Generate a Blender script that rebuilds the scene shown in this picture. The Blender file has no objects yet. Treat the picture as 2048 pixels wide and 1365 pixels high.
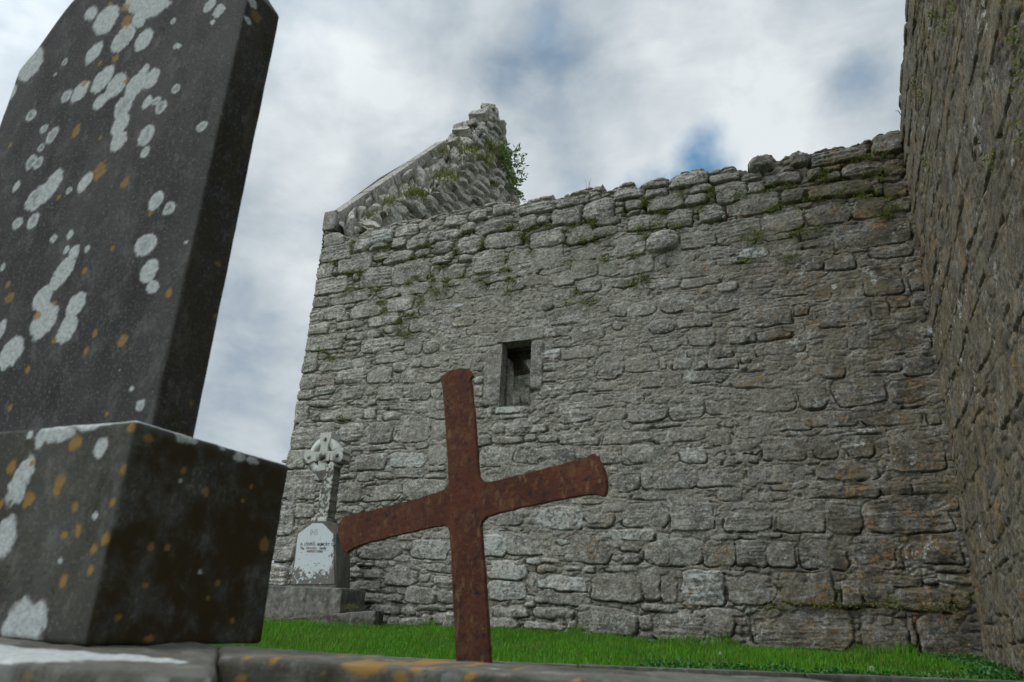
import bpy, math, random
import numpy as np
from mathutils import Matrix, Vector
sc = bpy.context.scene
R = math.radians

# ------------------------------------------------------------------ camera
F = 1477.0
def nrm(v): v = np.array(v, float); return v / np.linalg.norm(v)
UP = nrm([212, -3977, F]); XV = nrm([3438, -365, -F]); XV = nrm(XV - UP * (XV @ UP)); YV = np.cross(UP, XV)
M = np.array([XV, YV, UP])
def ray(px, py): return M @ np.array([px - 1024.0, py - 682.5, F])
def onY(px, py, Y): r = ray(px, py); return r * (Y / r[1])
def onX(px, py, X): r = ray(px, py); return r * (X / r[0])
cam = bpy.data.cameras.new("camera"); co = bpy.data.objects.new("camera", cam); sc.collection.objects.link(co)
rt = M @ np.array([1., 0, 0]); upv = -(M @ np.array([0, 1., 0])); bk = -(M @ np.array([0, 0, 1.]))
co.matrix_world = Matrix([[rt[0], upv[0], bk[0], 0], [rt[1], upv[1], bk[1], 0], [rt[2], upv[2], bk[2], 0], [0, 0, 0, 1]])
cam.sensor_width = 36; cam.lens = F / 2048 * 36; cam.clip_start = .05; cam.clip_end = 6000
cam.dof.use_dof = True; cam.dof.focus_distance = 8.5; cam.dof.aperture_fstop = 6.3
sc.camera = co

# ------------------------------------------------------------------ node helper
class NT:
    def __init__(s, nt): s.nt = nt; s.n = nt.nodes; s.l = nt.links
    def add(s, t, **k):
        n = s.n.new(t)
        for a, b in k.items(): setattr(n, a, b)
        return n
    def put(s, sock, v):
        if isinstance(v, bpy.types.NodeSocket): s.l.new(v, sock)
        elif v is not None:
            if isinstance(v, (tuple, list)) and len(v) == 3 and sock.type == 'RGBA': v = (*v, 1)
            sock.default_value = v
    def math(s, op, a, b=None, c=None, clamp=False):
        n = s.add('ShaderNodeMath', operation=op, use_clamp=clamp)
        for i, v in enumerate((a, b, c)):
            if v is not None: s.put(n.inputs[i], v)
        return n.outputs[0]
    def mix(s, f, a, b, mode='MIX'):
        n = s.add('ShaderNodeMix', data_type='RGBA', blend_type=mode)
        s.put(n.inputs[0], f); s.put(n.inputs[6], a); s.put(n.inputs[7], b); return n.outputs[2]
    def noise(s, vec, scale, detail=4, rough=.55, dist=0., out=0):
        n = s.add('ShaderNodeTexNoise'); s.put(n.inputs['Vector'], vec)
        s.put(n.inputs['Scale'], scale); s.put(n.inputs['Detail'], detail); s.put(n.inputs['Roughness'], rough); s.put(n.inputs['Distortion'], dist)
        return n.outputs[out]
    def ss(s, v, a, b, lo=0., hi=1.):
        n = s.add('ShaderNodeMapRange', interpolation_type='SMOOTHSTEP')
        for i, q in enumerate((v, a, b, lo, hi)): s.put(n.inputs[i], q)
        return n.outputs[0]
    def mapping(s, vec, scale=(1, 1, 1), loc=(0, 0, 0), rot=(0, 0, 0)):
        n = s.add('ShaderNodeMapping'); s.put(n.inputs[0], vec)
        n.inputs[1].default_value = loc; n.inputs[2].default_value = rot; n.inputs[3].default_value = scale; return n.outputs[0]

# ------------------------------------------------------------------ sky
SUN_AZ, SUN_EL = 232.0, 58.0      # azimuth of the sun from +Y towards +X (behind the camera's left)
w = bpy.data.worlds.new("World"); sc.world = w; w.use_nodes = True
W = NT(w.node_tree); W.n.clear()
sky = W.add('ShaderNodeTexSky', sky_type='NISHITA'); sky.sun_disc = False
sky.sun_elevation = R(SUN_EL); sky.sun_rotation = R(SUN_AZ); sky.air_density = 1.2; sky.dust_density = .6; sky.ozone_density = 2.
geo = W.add('ShaderNodeTexCoord').outputs['Generated']
warp = W.noise(geo, 5.0, 5, .6, 0, out=1); wv = W.add('ShaderNodeVectorMath', operation='MULTIPLY_ADD')
W.put(wv.inputs[0], warp); wv.inputs[1].default_value = (.11, .11, .11); wv.inputs[2].default_value = (-.055, -.055, -.055)
wa = W.add('ShaderNodeVectorMath', operation='ADD'); W.put(wa.inputs[0], geo); W.put(wa.inputs[1], wv.outputs[0]); G2 = wa.outputs[0]
n1 = W.noise(geo, 2.6, 6, .52, .3); n2 = W.noise(W.mapping(geo, (1, 1, 2.0), (3.1, 1.7, .4)), 6.5, 6, .55, .35); n3 = W.noise(W.mapping(geo, (1, 1, 1.3), (7, 2, 5)), 16.0, 5, .55, .2)
def blob(px, py, rad):
    d = nrm(ray(px, py)); n = W.add('ShaderNodeVectorMath', operation='DISTANCE'); W.put(n.inputs[0], G2); n.inputs[1].default_value = d
    return W.ss(n.outputs['Value'], rad / F * 1.5, rad / F * .15)
cl = W.math('ADD', W.math('MULTIPLY', W.math('SUBTRACT', n1, .5), 1.3), W.math('MULTIPLY', W.math('SUBTRACT', W.ss(n2, .34, .66), .5), .25))
cl = W.math('ADD', cl, W.math('MULTIPLY', W.math('SUBTRACT', W.ss(n3, .34, .66), .5), .12)); cl = W.math('ADD', cl, .58)
for (x, y, r_, a) in [(640, 200, 170, .30), (770, 130, 140, .22), (840, 260, 110, .12), (1560, 310, 130, .28), (1480, 120, 190, .16), (620, 520, 90, .25), (1240, 260, 150, .12), (500, 900, 70, .14), (480, 600, 110, -.10), (60, 60, 260, -.12),
                      (1090, 60, 80, -.25), (1010, 130, 60, -.20), (1190, 170, 80, -.16), (1700, 160, 55, -.36), (1850, 200, 60, -.1), (900, 60, 120, -.12), (520, 690, 120, .02), (560, 60, 120, -.1), (1180, 330, 60, -.15), (1500, 240, 50, -.12), (600, 780, 60, .12)]:
    cl = W.math('ADD', cl, W.math('MULTIPLY', blob(x, y, r_), a))
ramp = W.add('ShaderNodeValToRGB'); W.put(ramp.inputs[0], W.math('ADD', cl, 0, clamp=True))
cr = ramp.color_ramp; cr.elements[0].position = 0.0; cr.elements[0].color = (.20, .29, .40, 1); cr.elements[1].position = 1.; cr.elements[1].color = (.78, .83, .86, 1)
e = cr.elements.new(.5); e.color = (.49, .555, .605, 1)
hole = blob(1424, 322, 58)
for (x, y, r_, a) in [(1428, 300, 34, .9), (1390, 365, 44, .95), (1335, 388, 52, .85), (1285, 402, 46, .7), (1150, 385, 28, .3), (1095, 60, 45, .3), (1710, 160, 35, .2)]:
    hole = W.math('MAXIMUM', hole, W.math('MULTIPLY', blob(x, y, r_), a))
blue = W.mix(.85, sky.outputs[0], (.75, 2.5, 4.7))
# the cloud deck behind the camera, round the veiled sun, is brighter
dn = W.add('ShaderNodeVectorMath', operation='DOT_PRODUCT'); W.put(dn.inputs[0], geo)
dn.inputs[1].default_value = (math.sin(R(SUN_AZ)) * .6, math.cos(R(SUN_AZ)) * .6, .8)
gain = W.ss(dn.outputs['Value'], .45, 1.0, 10, 24); gk = W.add('ShaderNodeCombineColor'); [W.put(gk.inputs[i], gain) for i in range(3)]
cloud = W.mix(1.0, ramp.outputs[0], gk.outputs[0], 'MULTIPLY')
col = W.mix(hole, cloud, blue)
bg = W.add('ShaderNodeBackground'); W.put(bg.inputs[0], col); bg.inputs[1].default_value = .1
out = W.add('ShaderNodeOutputWorld'); W.l.new(bg.outputs[0], out.inputs[0])
sl = bpy.data.lights.new("sun", 'SUN'); sl.energy = 1.3; sl.angle = R(25); sl.color = (1, .97, .92)
so = bpy.data.objects.new("sun", sl); sc.collection.objects.link(so)
sd = Vector((math.sin(R(SUN_AZ)) * math.cos(R(SUN_EL)), math.cos(R(SUN_AZ)) * math.cos(R(SUN_EL)), math.sin(R(SUN_EL))))
so.rotation_euler = sd.to_track_quat('Z', 'Y').to_euler(); so.location = (0, 0, 20)
sc.view_settings.view_transform = 'Standard'; sc.view_settings.look = 'None'; sc.view_settings.exposure = 0; sc.view_settings.gamma = 1
sc.cycles.max_bounces = 5; sc.cycles.diffuse_bounces = 3; sc.cycles.use_denoising = True

# ------------------------------------------------------------------ numpy noise
_rs = np.random.RandomState(7); TAB = _rs.rand(512, 512)
def vn(x, y, seed=0):
    x = np.asarray(x, float) + seed * 17.31; y = np.asarray(y, float) + seed * 9.77
    xi = np.floor(x).astype(int); yi = np.floor(y).astype(int); fx = x - xi; fy = y - yi
    fx = fx * fx * fx * (fx * (fx * 6 - 15) + 10); fy = fy * fy * fy * (fy * (fy * 6 - 15) + 10)
    a = TAB[xi % 512, yi % 512]; b = TAB[(xi + 1) % 512, yi % 512]; c = TAB[xi % 512, (yi + 1) % 512]; d = TAB[(xi + 1) % 512, (yi + 1) % 512]
    return (a * (1 - fx) + b * fx) * (1 - fy) + (c * (1 - fx) + d * fx) * fy
def fbm(x, y, oct=4, seed=0, g=.5):
    s = 0; a = 1; t = 0
    for o in range(oct): s = s + a * (vn(x * 2 ** o, y * 2 ** o, seed + o * 3) - .5); t += a; a *= g
    return s / t * 2
def f3(x, y, z, oct=3, seed=0):
    return (fbm(x + z * .37, y + z * .71, oct, seed) + fbm(y * 1.1 + 3 + x * .2, z + 5 - x * .3, oct, seed + 11) + fbm(z * .9 + 9, x - 4 + y * .25, oct, seed + 23)) / 1.8
def sst(a, b, v): t = np.clip((v - a) / (b - a), 0, 1); return t * t * (3 - 2 * t)
def voro(x, y, seed=0):
    xi = np.floor(x).astype(int); yi = np.floor(y).astype(int)
    f1 = np.full(x.shape, 9.); f2 = np.full(x.shape, 9.); idr = np.zeros(x.shape)
    for dx in (-1, 0, 1):
        for dy in (-1, 0, 1):
            cx = xi + dx; cy = yi + dy
            jx = TAB[(cx + seed * 31) % 512, (cy + 77) % 512]; jy = TAB[(cx + 191) % 512, (cy + seed * 13) % 512]
            d = np.hypot(cx + .15 + .7 * jx - x, cy + .15 + .7 * jy - y); r = TAB[(cx + 333) % 512, (cy + 211 + seed) % 512]
            m = d < f1; f2 = np.where(m, f1, np.minimum(f2, d)); idr = np.where(m, r, idr); f1 = np.where(m, d, f1)
    return f1, f2, idr

# ------------------------------------------------------------------ object helpers
COL = sc.collection
def link(name, me, mat=None, parent=None):
    o = bpy.data.objects.new(name, me); COL.objects.link(o)
    if mat: me.materials.append(mat)
    if parent: o.parent = parent
    return o
def tag(o, label=None, cat=None, group=None, kind=None):
    if label: o["label"] = label
    if cat: o["category"] = cat
    if group: o["group"] = group
    if kind: o["kind"] = kind
    return o
def npmesh(name, verts, faces, nper, cols=None, smooth=True):
    me = bpy.data.meshes.new(name); verts = np.asarray(verts, np.float32); faces = np.asarray(faces, np.int32)
    nf = len(faces) // nper if faces.ndim == 1 else len(faces); faces = faces.ravel()
    me.vertices.add(len(verts)); me.vertices.foreach_set('co', verts.ravel())
    me.loops.add(len(faces)); me.loops.foreach_set('vertex_index', faces)
    me.polygons.add(nf); me.polygons.foreach_set('loop_start', np.arange(0, nf * nper, nper, dtype=np.int32))
    try: me.polygons.foreach_set('loop_total', np.full(nf, nper, dtype=np.int32))
    except Exception: pass
    me.update(calc_edges=True)
    if smooth: me.polygons.foreach_set('use_smooth', np.ones(nf, bool))
    for k, a in (cols or {}).items():
        at = me.attributes.new(k, 'FLOAT_COLOR', 'POINT'); at.data.foreach_set('color', np.asarray(a, np.float32).ravel())
    return me
def gridfaces(ny, nx, mask=None, flip=False):
    i = np.arange(ny * nx).reshape(ny, nx)
    q = np.stack([i[:-1, :-1], i[:-1, 1:], i[1:, 1:], i[1:, :-1]], -1)
    if flip: q = q[..., ::-1]
    q = q.reshape(-1, 4)
    if mask is not None: q = q[mask.ravel()]
    return q
def box_np(x0, x1, y0, y1, z0, z1, cell, rad=.01, amp=.002, freq=8, seed=0, topf=None):
    """closed box of fine grids with rounded edges and rough faces; returns verts, faces, unit coords"""
    V = []; Fc = []; NN = []; off = 0
    lo = np.array([x0, y0, z0]); hi = np.array([x1, y1, z1]); sz = hi - lo
    for ax in range(3):
        a, b = [k for k in range(3) if k != ax]
        for side in (0, 1):
            na = max(2, int(sz[a] / cell) + 1); nb = max(2, int(sz[b] / cell) + 1)
            A, B = np.meshgrid(np.linspace(0, 1, na), np.linspace(0, 1, nb))
            p = np.zeros(A.shape + (3,)); p[..., a] = lo[a] + A * sz[a]; p[..., b] = lo[b] + B * sz[b]; p[..., ax] = hi[ax] if side else lo[ax]
            q = np.clip(p, lo + rad, hi - rad); d = p - q; L = np.linalg.norm(d, axis=-1, keepdims=True); n = d / np.maximum(L, 1e-9)
            pp = q + n * rad
            dis = amp * f3(pp[..., 0] * freq, pp[..., 1] * freq, pp[..., 2] * freq, 4, seed)
            pp = pp + n * dis[..., None]
            flip = (side == 0) ^ (ax == 1)
            V.append(pp.reshape(-1, 3)); Fc.append(gridfaces(nb, na, flip=flip) + off); off += na * nb; NN.append(n.reshape(-1, 3))
    return np.concatenate(V), np.concatenate(Fc), np.concatenate(NN)
def extr(name, pts, y0, y1, mat, parent=None, bev=.003, plane=None):
    """outline (x,z) extruded from y0 to y1, bevelled; a plane function maps (x,y,z) to the world"""
    import bmesh
    bm = bmesh.new(); a = [bm.verts.new((p[0], y0, p[1])) for p in pts]; b = [bm.verts.new((p[0], y1, p[1])) for p in pts]
    n = len(pts); bm.faces.new(a); bm.faces.new(b[::-1])
    for i in range(n): bm.faces.new((a[i], b[i], b[(i + 1) % n], a[(i + 1) % n]))
    bmesh.ops.recalc_face_normals(bm, faces=bm.faces)
    if bev: bmesh.ops.bevel(bm, geom=[e for e in bm.edges if abs(e.verts[0].co.y - e.verts[1].co.y) < 1e-6], offset=bev, segments=2, affect='EDGES')
    bmesh.ops.triangulate(bm, faces=[f for f in bm.faces if len(f.verts) > 4])
    if plane is not None:
        for v in bm.verts: v.co = plane(v.co)
    me = bpy.data.meshes.new(name); bm.to_mesh(me); bm.free()
    return link(name, me, mat, parent)

# ------------------------------------------------------------------ materials
def new_mat(name):
    m = bpy.data.materials.new(name); m.use_nodes = True; t = NT(m.node_tree); t.n.clear()
    b = t.add('ShaderNodeBsdfPrincipled'); o = t.add('ShaderNodeOutputMaterial'); t.l.new(b.outputs[0], o.inputs[0])
    b.inputs['Specular IOR Level'].default_value = .25
    return m, t, b
def bump(t, b, h, strength=.5, dist=.01):
    n = t.add('ShaderNodeBump'); n.inputs['Strength'].default_value = strength; n.inputs['Distance'].default_value = dist
    t.put(n.inputs['Height'], h); t.l.new(n.outputs[0], b.inputs['Normal'])
def attr(t, name):
    a = t.add('ShaderNodeAttribute', attribute_name=name); s = t.add('ShaderNodeSeparateColor'); t.l.new(a.outputs['Color'], s.inputs[0])
    return s.outputs[0], s.outputs[1], s.outputs[2], a.outputs['Alpha']
def rubble_mat(name, dark, light, mort, lich, orange_base, brown, stretch=(1, 1, 1), dk=(.07, .068, .06)):
    m, t, b = new_mat(name); P = t.add('ShaderNodeTexCoord').outputs['Object']; P = t.mapping(P, stretch)
    tint, moss, mo, zone = attr(t, 'Col'); wh, org, _, _ = attr(t, 'Col2')
    n = t.noise(P, 4, 6, .62); f = t.noise(P, 34, 6, .75); g = t.noise(P, 95, 4, .7); q = t.noise(t.mapping(P, loc=(7, 2, 6)), 13, 7, .72)
    c = t.mix(t.ss(n, .38, .62), dark, light)
    c = t.mix(t.math('MULTIPLY', t.ss(q, .50, .62), .55), c, dk)
    c = t.mix(t.math('MULTIPLY', t.ss(q, .47, .36), .45), c, lich)
    c = t.mix(t.math('MULTIPLY', t.ss(f, .53, .62), .72), c, lich)
    c = t.mix(t.math('MULTIPLY', t.ss(f, .46, .36), .75), c, dk)
    c = t.mix(t.math('MULTIPLY', t.ss(g, .54, .66), .40), c, lich)
    c = t.mix(t.math('MULTIPLY', t.ss(g, .45, .35), .45), c, dk)
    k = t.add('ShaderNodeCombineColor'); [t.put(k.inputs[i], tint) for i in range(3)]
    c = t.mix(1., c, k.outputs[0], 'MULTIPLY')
    mc = t.mix(t.ss(t.noise(P, 60, 5, .75), .38, .62), tuple(v * .5 for v in mort), tuple(v * 1.3 for v in mort))
    c = t.mix(t.math('MULTIPLY', mo, .8), c, mc)
    # brown algae film and black crust by zone; partly painted shade on the long wall
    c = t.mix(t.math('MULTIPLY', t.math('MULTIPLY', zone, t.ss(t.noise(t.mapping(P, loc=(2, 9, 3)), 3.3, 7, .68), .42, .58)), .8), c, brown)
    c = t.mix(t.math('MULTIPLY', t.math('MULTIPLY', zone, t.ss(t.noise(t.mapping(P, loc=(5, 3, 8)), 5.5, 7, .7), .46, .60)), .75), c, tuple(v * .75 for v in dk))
    # white crust lichens
    wn = t.noise(t.mapping(P, loc=(1, 5, 7)), 26, 5, .7); wn2 = t.noise(t.mapping(P, loc=(8, 5, 7)), 4.2, 5, .6)
    wm = t.math('MAXIMUM', t.math('MULTIPLY', t.ss(wn2, .63, .69), t.ss(wn, .48, .56)), t.ss(t.math('ADD', wh, t.math('MULTIPLY', wn, 1.0)), .98, 1.12))
    c = t.mix(t.math('MULTIPLY', wm, .82), c, (.52, .54, .51))
    # orange lichen: irregular specks gathered in clusters
    cluster = t.noise(t.mapping(P, loc=(6, 1, 2)), 3.6, 5, .62); sp = t.noise(t.mapping(P, loc=(1, 4, 9)), 27, 4, .62)
    amt = t.math('ADD', t.math('ADD', t.math('MULTIPLY', zone, .10), t.math('MULTIPLY', cluster, .55)), t.math('ADD', t.math('MULTIPLY', org, .065), t.math('MULTIPLY', sp, 1.0)))
    on = t.ss(amt, orange_base, t.math('ADD', .045, orange_base))
    c = t.mix(t.math('MULTIPLY', on, .8), c, t.mix(t.ss(t.noise(P, 9, 3), .4, .6), (.33, .16, .05), (.28, .20, .09)))
    c = t.mix(t.math('MULTIPLY', moss, t.ss(t.noise(P, 38, 4, .6), .36, .5)), c, t.mix(t.noise(P, 20), (.035, .05, .01), (.12, .14, .025)))
    t.put(b.inputs['Base Color'], c); b.inputs['Roughness'].default_value = .95
    pit = t.ss(t.noise(t.mapping(P, loc=(3, 3, 3)), 55, 3, .6), .28, .42)
    bump(t, b, t.math('ADD', t.math('ADD', t.math('MULTIPLY', f, 1.1), t.math('MULTIPLY', g, .55)), t.math('MULTIPLY', pit, .5)), .75, .014)
    return m
wallM = rubble_mat('limestone_rubble', (.207, .199, .176), (.35, .338, .302), (.33, .308, .255), (.66, .64, .56), .965, (.14, .115, .066), dk=(.075, .069, .058))
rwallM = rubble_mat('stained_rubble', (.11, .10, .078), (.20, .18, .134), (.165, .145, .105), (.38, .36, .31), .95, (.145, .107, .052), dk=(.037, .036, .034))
def leaf_mat(name, a, bcol, sc_=3., tr=.25):
    m, t, b = new_mat(name); P = t.add('ShaderNodeTexCoord').outputs['Object']; tint, q, _, _ = attr(t, 'Col')
    c = t.mix(tint, a, bcol); c = t.mix(q, c, (.22, .17, .06))
    t.put(b.inputs['Base Color'], c); b.inputs['Roughness'].default_value = .6
    tl = t.add('ShaderNodeBsdfTranslucent'); t.put(tl.inputs[0], c); mx = t.add('ShaderNodeMixShader'); mx.inputs[0].default_value = tr
    o = [n for n in t.n if n.type == 'OUTPUT_MATERIAL'][0]; t.l.new(b.outputs[0], mx.inputs[1]); t.l.new(tl.outputs[0], mx.inputs[2]); t.l.new(mx.outputs[0], o.inputs[0])
    return m
grassM = leaf_mat('grass_blades', (.055, .20, .010), (.14, .37, .022))
mossM = leaf_mat('moss_and_fern', (.06, .10, .012), (.22, .27, .035))
leafM = leaf_mat('sapling_leaves', (.10, .20, .04), (.24, .38, .10))
cloverM = leaf_mat('clover_leaves', (.03, .12, .02), (.08, .22, .06))
def simple(name, c1, c2, scale=8, rough=.9, bs=.4, bd=.004, extra=None):
    m, t, b = new_mat(name); P = t.add('ShaderNodeTexCoord').outputs['Object']
    n = t.noise(P, scale, 6, .65); c = t.mix(t.ss(n, .35, .65), c1, c2)
    if extra: c = extra(t, P, c)
    t.put(b.inputs['Base Color'], c); b.inputs['Roughness'].default_value = rough; bump(t, b, t.noise(P, scale * 8, 5, .7), bs, bd); return m
soilM = simple('turf_soil', (.03, .05, .012), (.06, .09, .02), 6)
def rustx(t, P, c):
    c = t.mix(t.math('MULTIPLY', t.ss(t.noise(P, 26, 6, .7), .50, .62), .6), c, (.17, .085, .034))
    c = t.mix(t.math('MULTIPLY', t.ss(t.noise(t.mapping(P, loc=(3, 1, 1)), 38, 6, .75), .52, .62), .85), c, (.032, .02, .024))
    c = t.mix(t.math('MULTIPLY', t.ss(t.noise(t.mapping(P, (1, 1, .4), (5, 1, 1)), 45, 5, .7), .56, .66), .6), c, (.24, .15, .07))
    return t.mix(t.math('MULTIPLY', t.ss(t.noise(t.mapping(P, loc=(9, 4, 1)), 4, 5, .6), .5, .7), .5), c, (.15, .042, .02))
rustM = simple('rusted_iron', (.092, .031, .018), (.125, .043, .024), 9, .85, .9, .004, rustx)
def dstone(name, base, base2, side=None, white=(.50, .53, .52)):
    """dark weathered limestone; Col = (white lichen, orange lichen, green film, pale edge)"""
    m, t, b = new_mat(name); P = t.add('ShaderNodeTexCoord').outputs['Object']; wl, ol, gf, ed = attr(t, 'Col')
    c = t.mix(t.ss(t.noise(t.mapping(P, (1, 1, .35)), 7, 6, .6), .38, .62), base, base2)
    c = t.mix(t.math('MULTIPLY', t.ss(t.noise(t.mapping(P, (1, 1, .6), (5, 1, 8)), 19, 8, .75), .50, .64), .55), c, tuple(v * 2.3 for v in base2))
    c = t.mix(t.math('MULTIPLY', t.ss(t.noise(t.mapping(P, (1, 1, .4), (1, 6, 8)), 12, 8, .75), .50, .64), .6), c, tuple(v * .45 for v in base))
    c = t.mix(t.math('MULTIPLY', t.ss(t.noise(P, 150, 4, .75), .54, .64), .7), c, (.17, .16, .13))
    c = t.mix(t.math('MULTIPLY', t.ss(t.noise(t.mapping(P, loc=(2, 2, 2)), 60, 4, .7), .56, .68), .45), c, (.07, .065, .05))
    c = t.mix(t.math('MULTIPLY', t.ss(t.noise(P, 110, 3, .6), .42, .3), .6), c, tuple(v * .4 for v in base))
    c = t.mix(t.math('MULTIPLY', gf, t.ss(t.noise(t.mapping(P, loc=(4, 2, 2)), 16, 5, .6), .3, .6)), c, (.034, .024, .008))
    c = t.mix(t.math('MULTIPLY', ed, .6), c, (.10, .10, .09))
    lc = t.mix(t.ss(t.noise(P, 95, 4, .7), .36, .62), tuple(v * .68 for v in white), white)
    c = t.mix(wl, c, lc)
    c = t.mix(ol, c, t.mix(t.noise(P, 60, 3), (.34, .16, .035), (.27, .18, .05)))
    t.put(b.inputs['Base Color'], c); b.inputs['Roughness'].default_value = .88
    bump(t, b, t.math('ADD', t.noise(P, 130, 4, .7), t.math('MULTIPLY', wl, .6)), .5, .0025); return m
headM = dstone('dark_headstone', (.034, .033, .034), (.060, .057, .057))
baseM = dstone('mossy_plinth', (.050, .050, .044), (.080, .080, .071))
kerbM = dstone('weathered_kerb', (.08, .076, .064), (.145, .138, .118))
celM = dstone('grey_monument', (.13, .12, .104), (.21, .20, .18), white=(.62, .63, .58))
plaqM, t_, b_ = new_mat('white_tablet')
P_ = t_.add('ShaderNodeTexCoord').outputs['Object']
sx_ = t_.add('ShaderNodeSeparateXYZ'); t_.put(sx_.inputs[0], P_)
nf = t_.noise(P_, 17, 6, .68); zf = t_.math('ADD', sx_.outputs[2], t_.math('MULTIPLY', t_.math('SUBTRACT', nf, .5), .95))
zb0 = float(onY(625, 1152, 7.3)[2]); fade = t_.ss(zf, zb0 + .0, zb0 + .035)
sidef = t_.ss(t_.math('ADD', sx_.outputs[0], t_.math('MULTIPLY', t_.math('SUBTRACT', nf, .5), .28)), float(onY(666, 1110, 7.3)[0]), float(onY(663, 1110, 7.3)[0]))
fade = t_.math('MULTIPLY', fade, sidef)
t_.put(b_.inputs['Base Color'], t_.mix(fade, t_.mix(t_.noise(P_, 30, 5, .7), (.11, .10, .09), (.24, .22, .2)), t_.mix(t_.ss(t_.noise(P_, 22, 6, .7), .60, .66), t_.mix(t_.noise(P_, 9, 4), (.56, .60, .63), (.66, .69, .71)), (.28, .28, .26))))
inkM = simple('black_lettering', (.08, .08, .085), (.34, .35, .36), 34)
inkRM = simple('faded_red_lettering', (.36, .29, .25), (.46, .40, .36), 40)
woodM = simple('twig_bark', (.11, .08, .05), (.17, .13, .09), 30)

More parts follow.
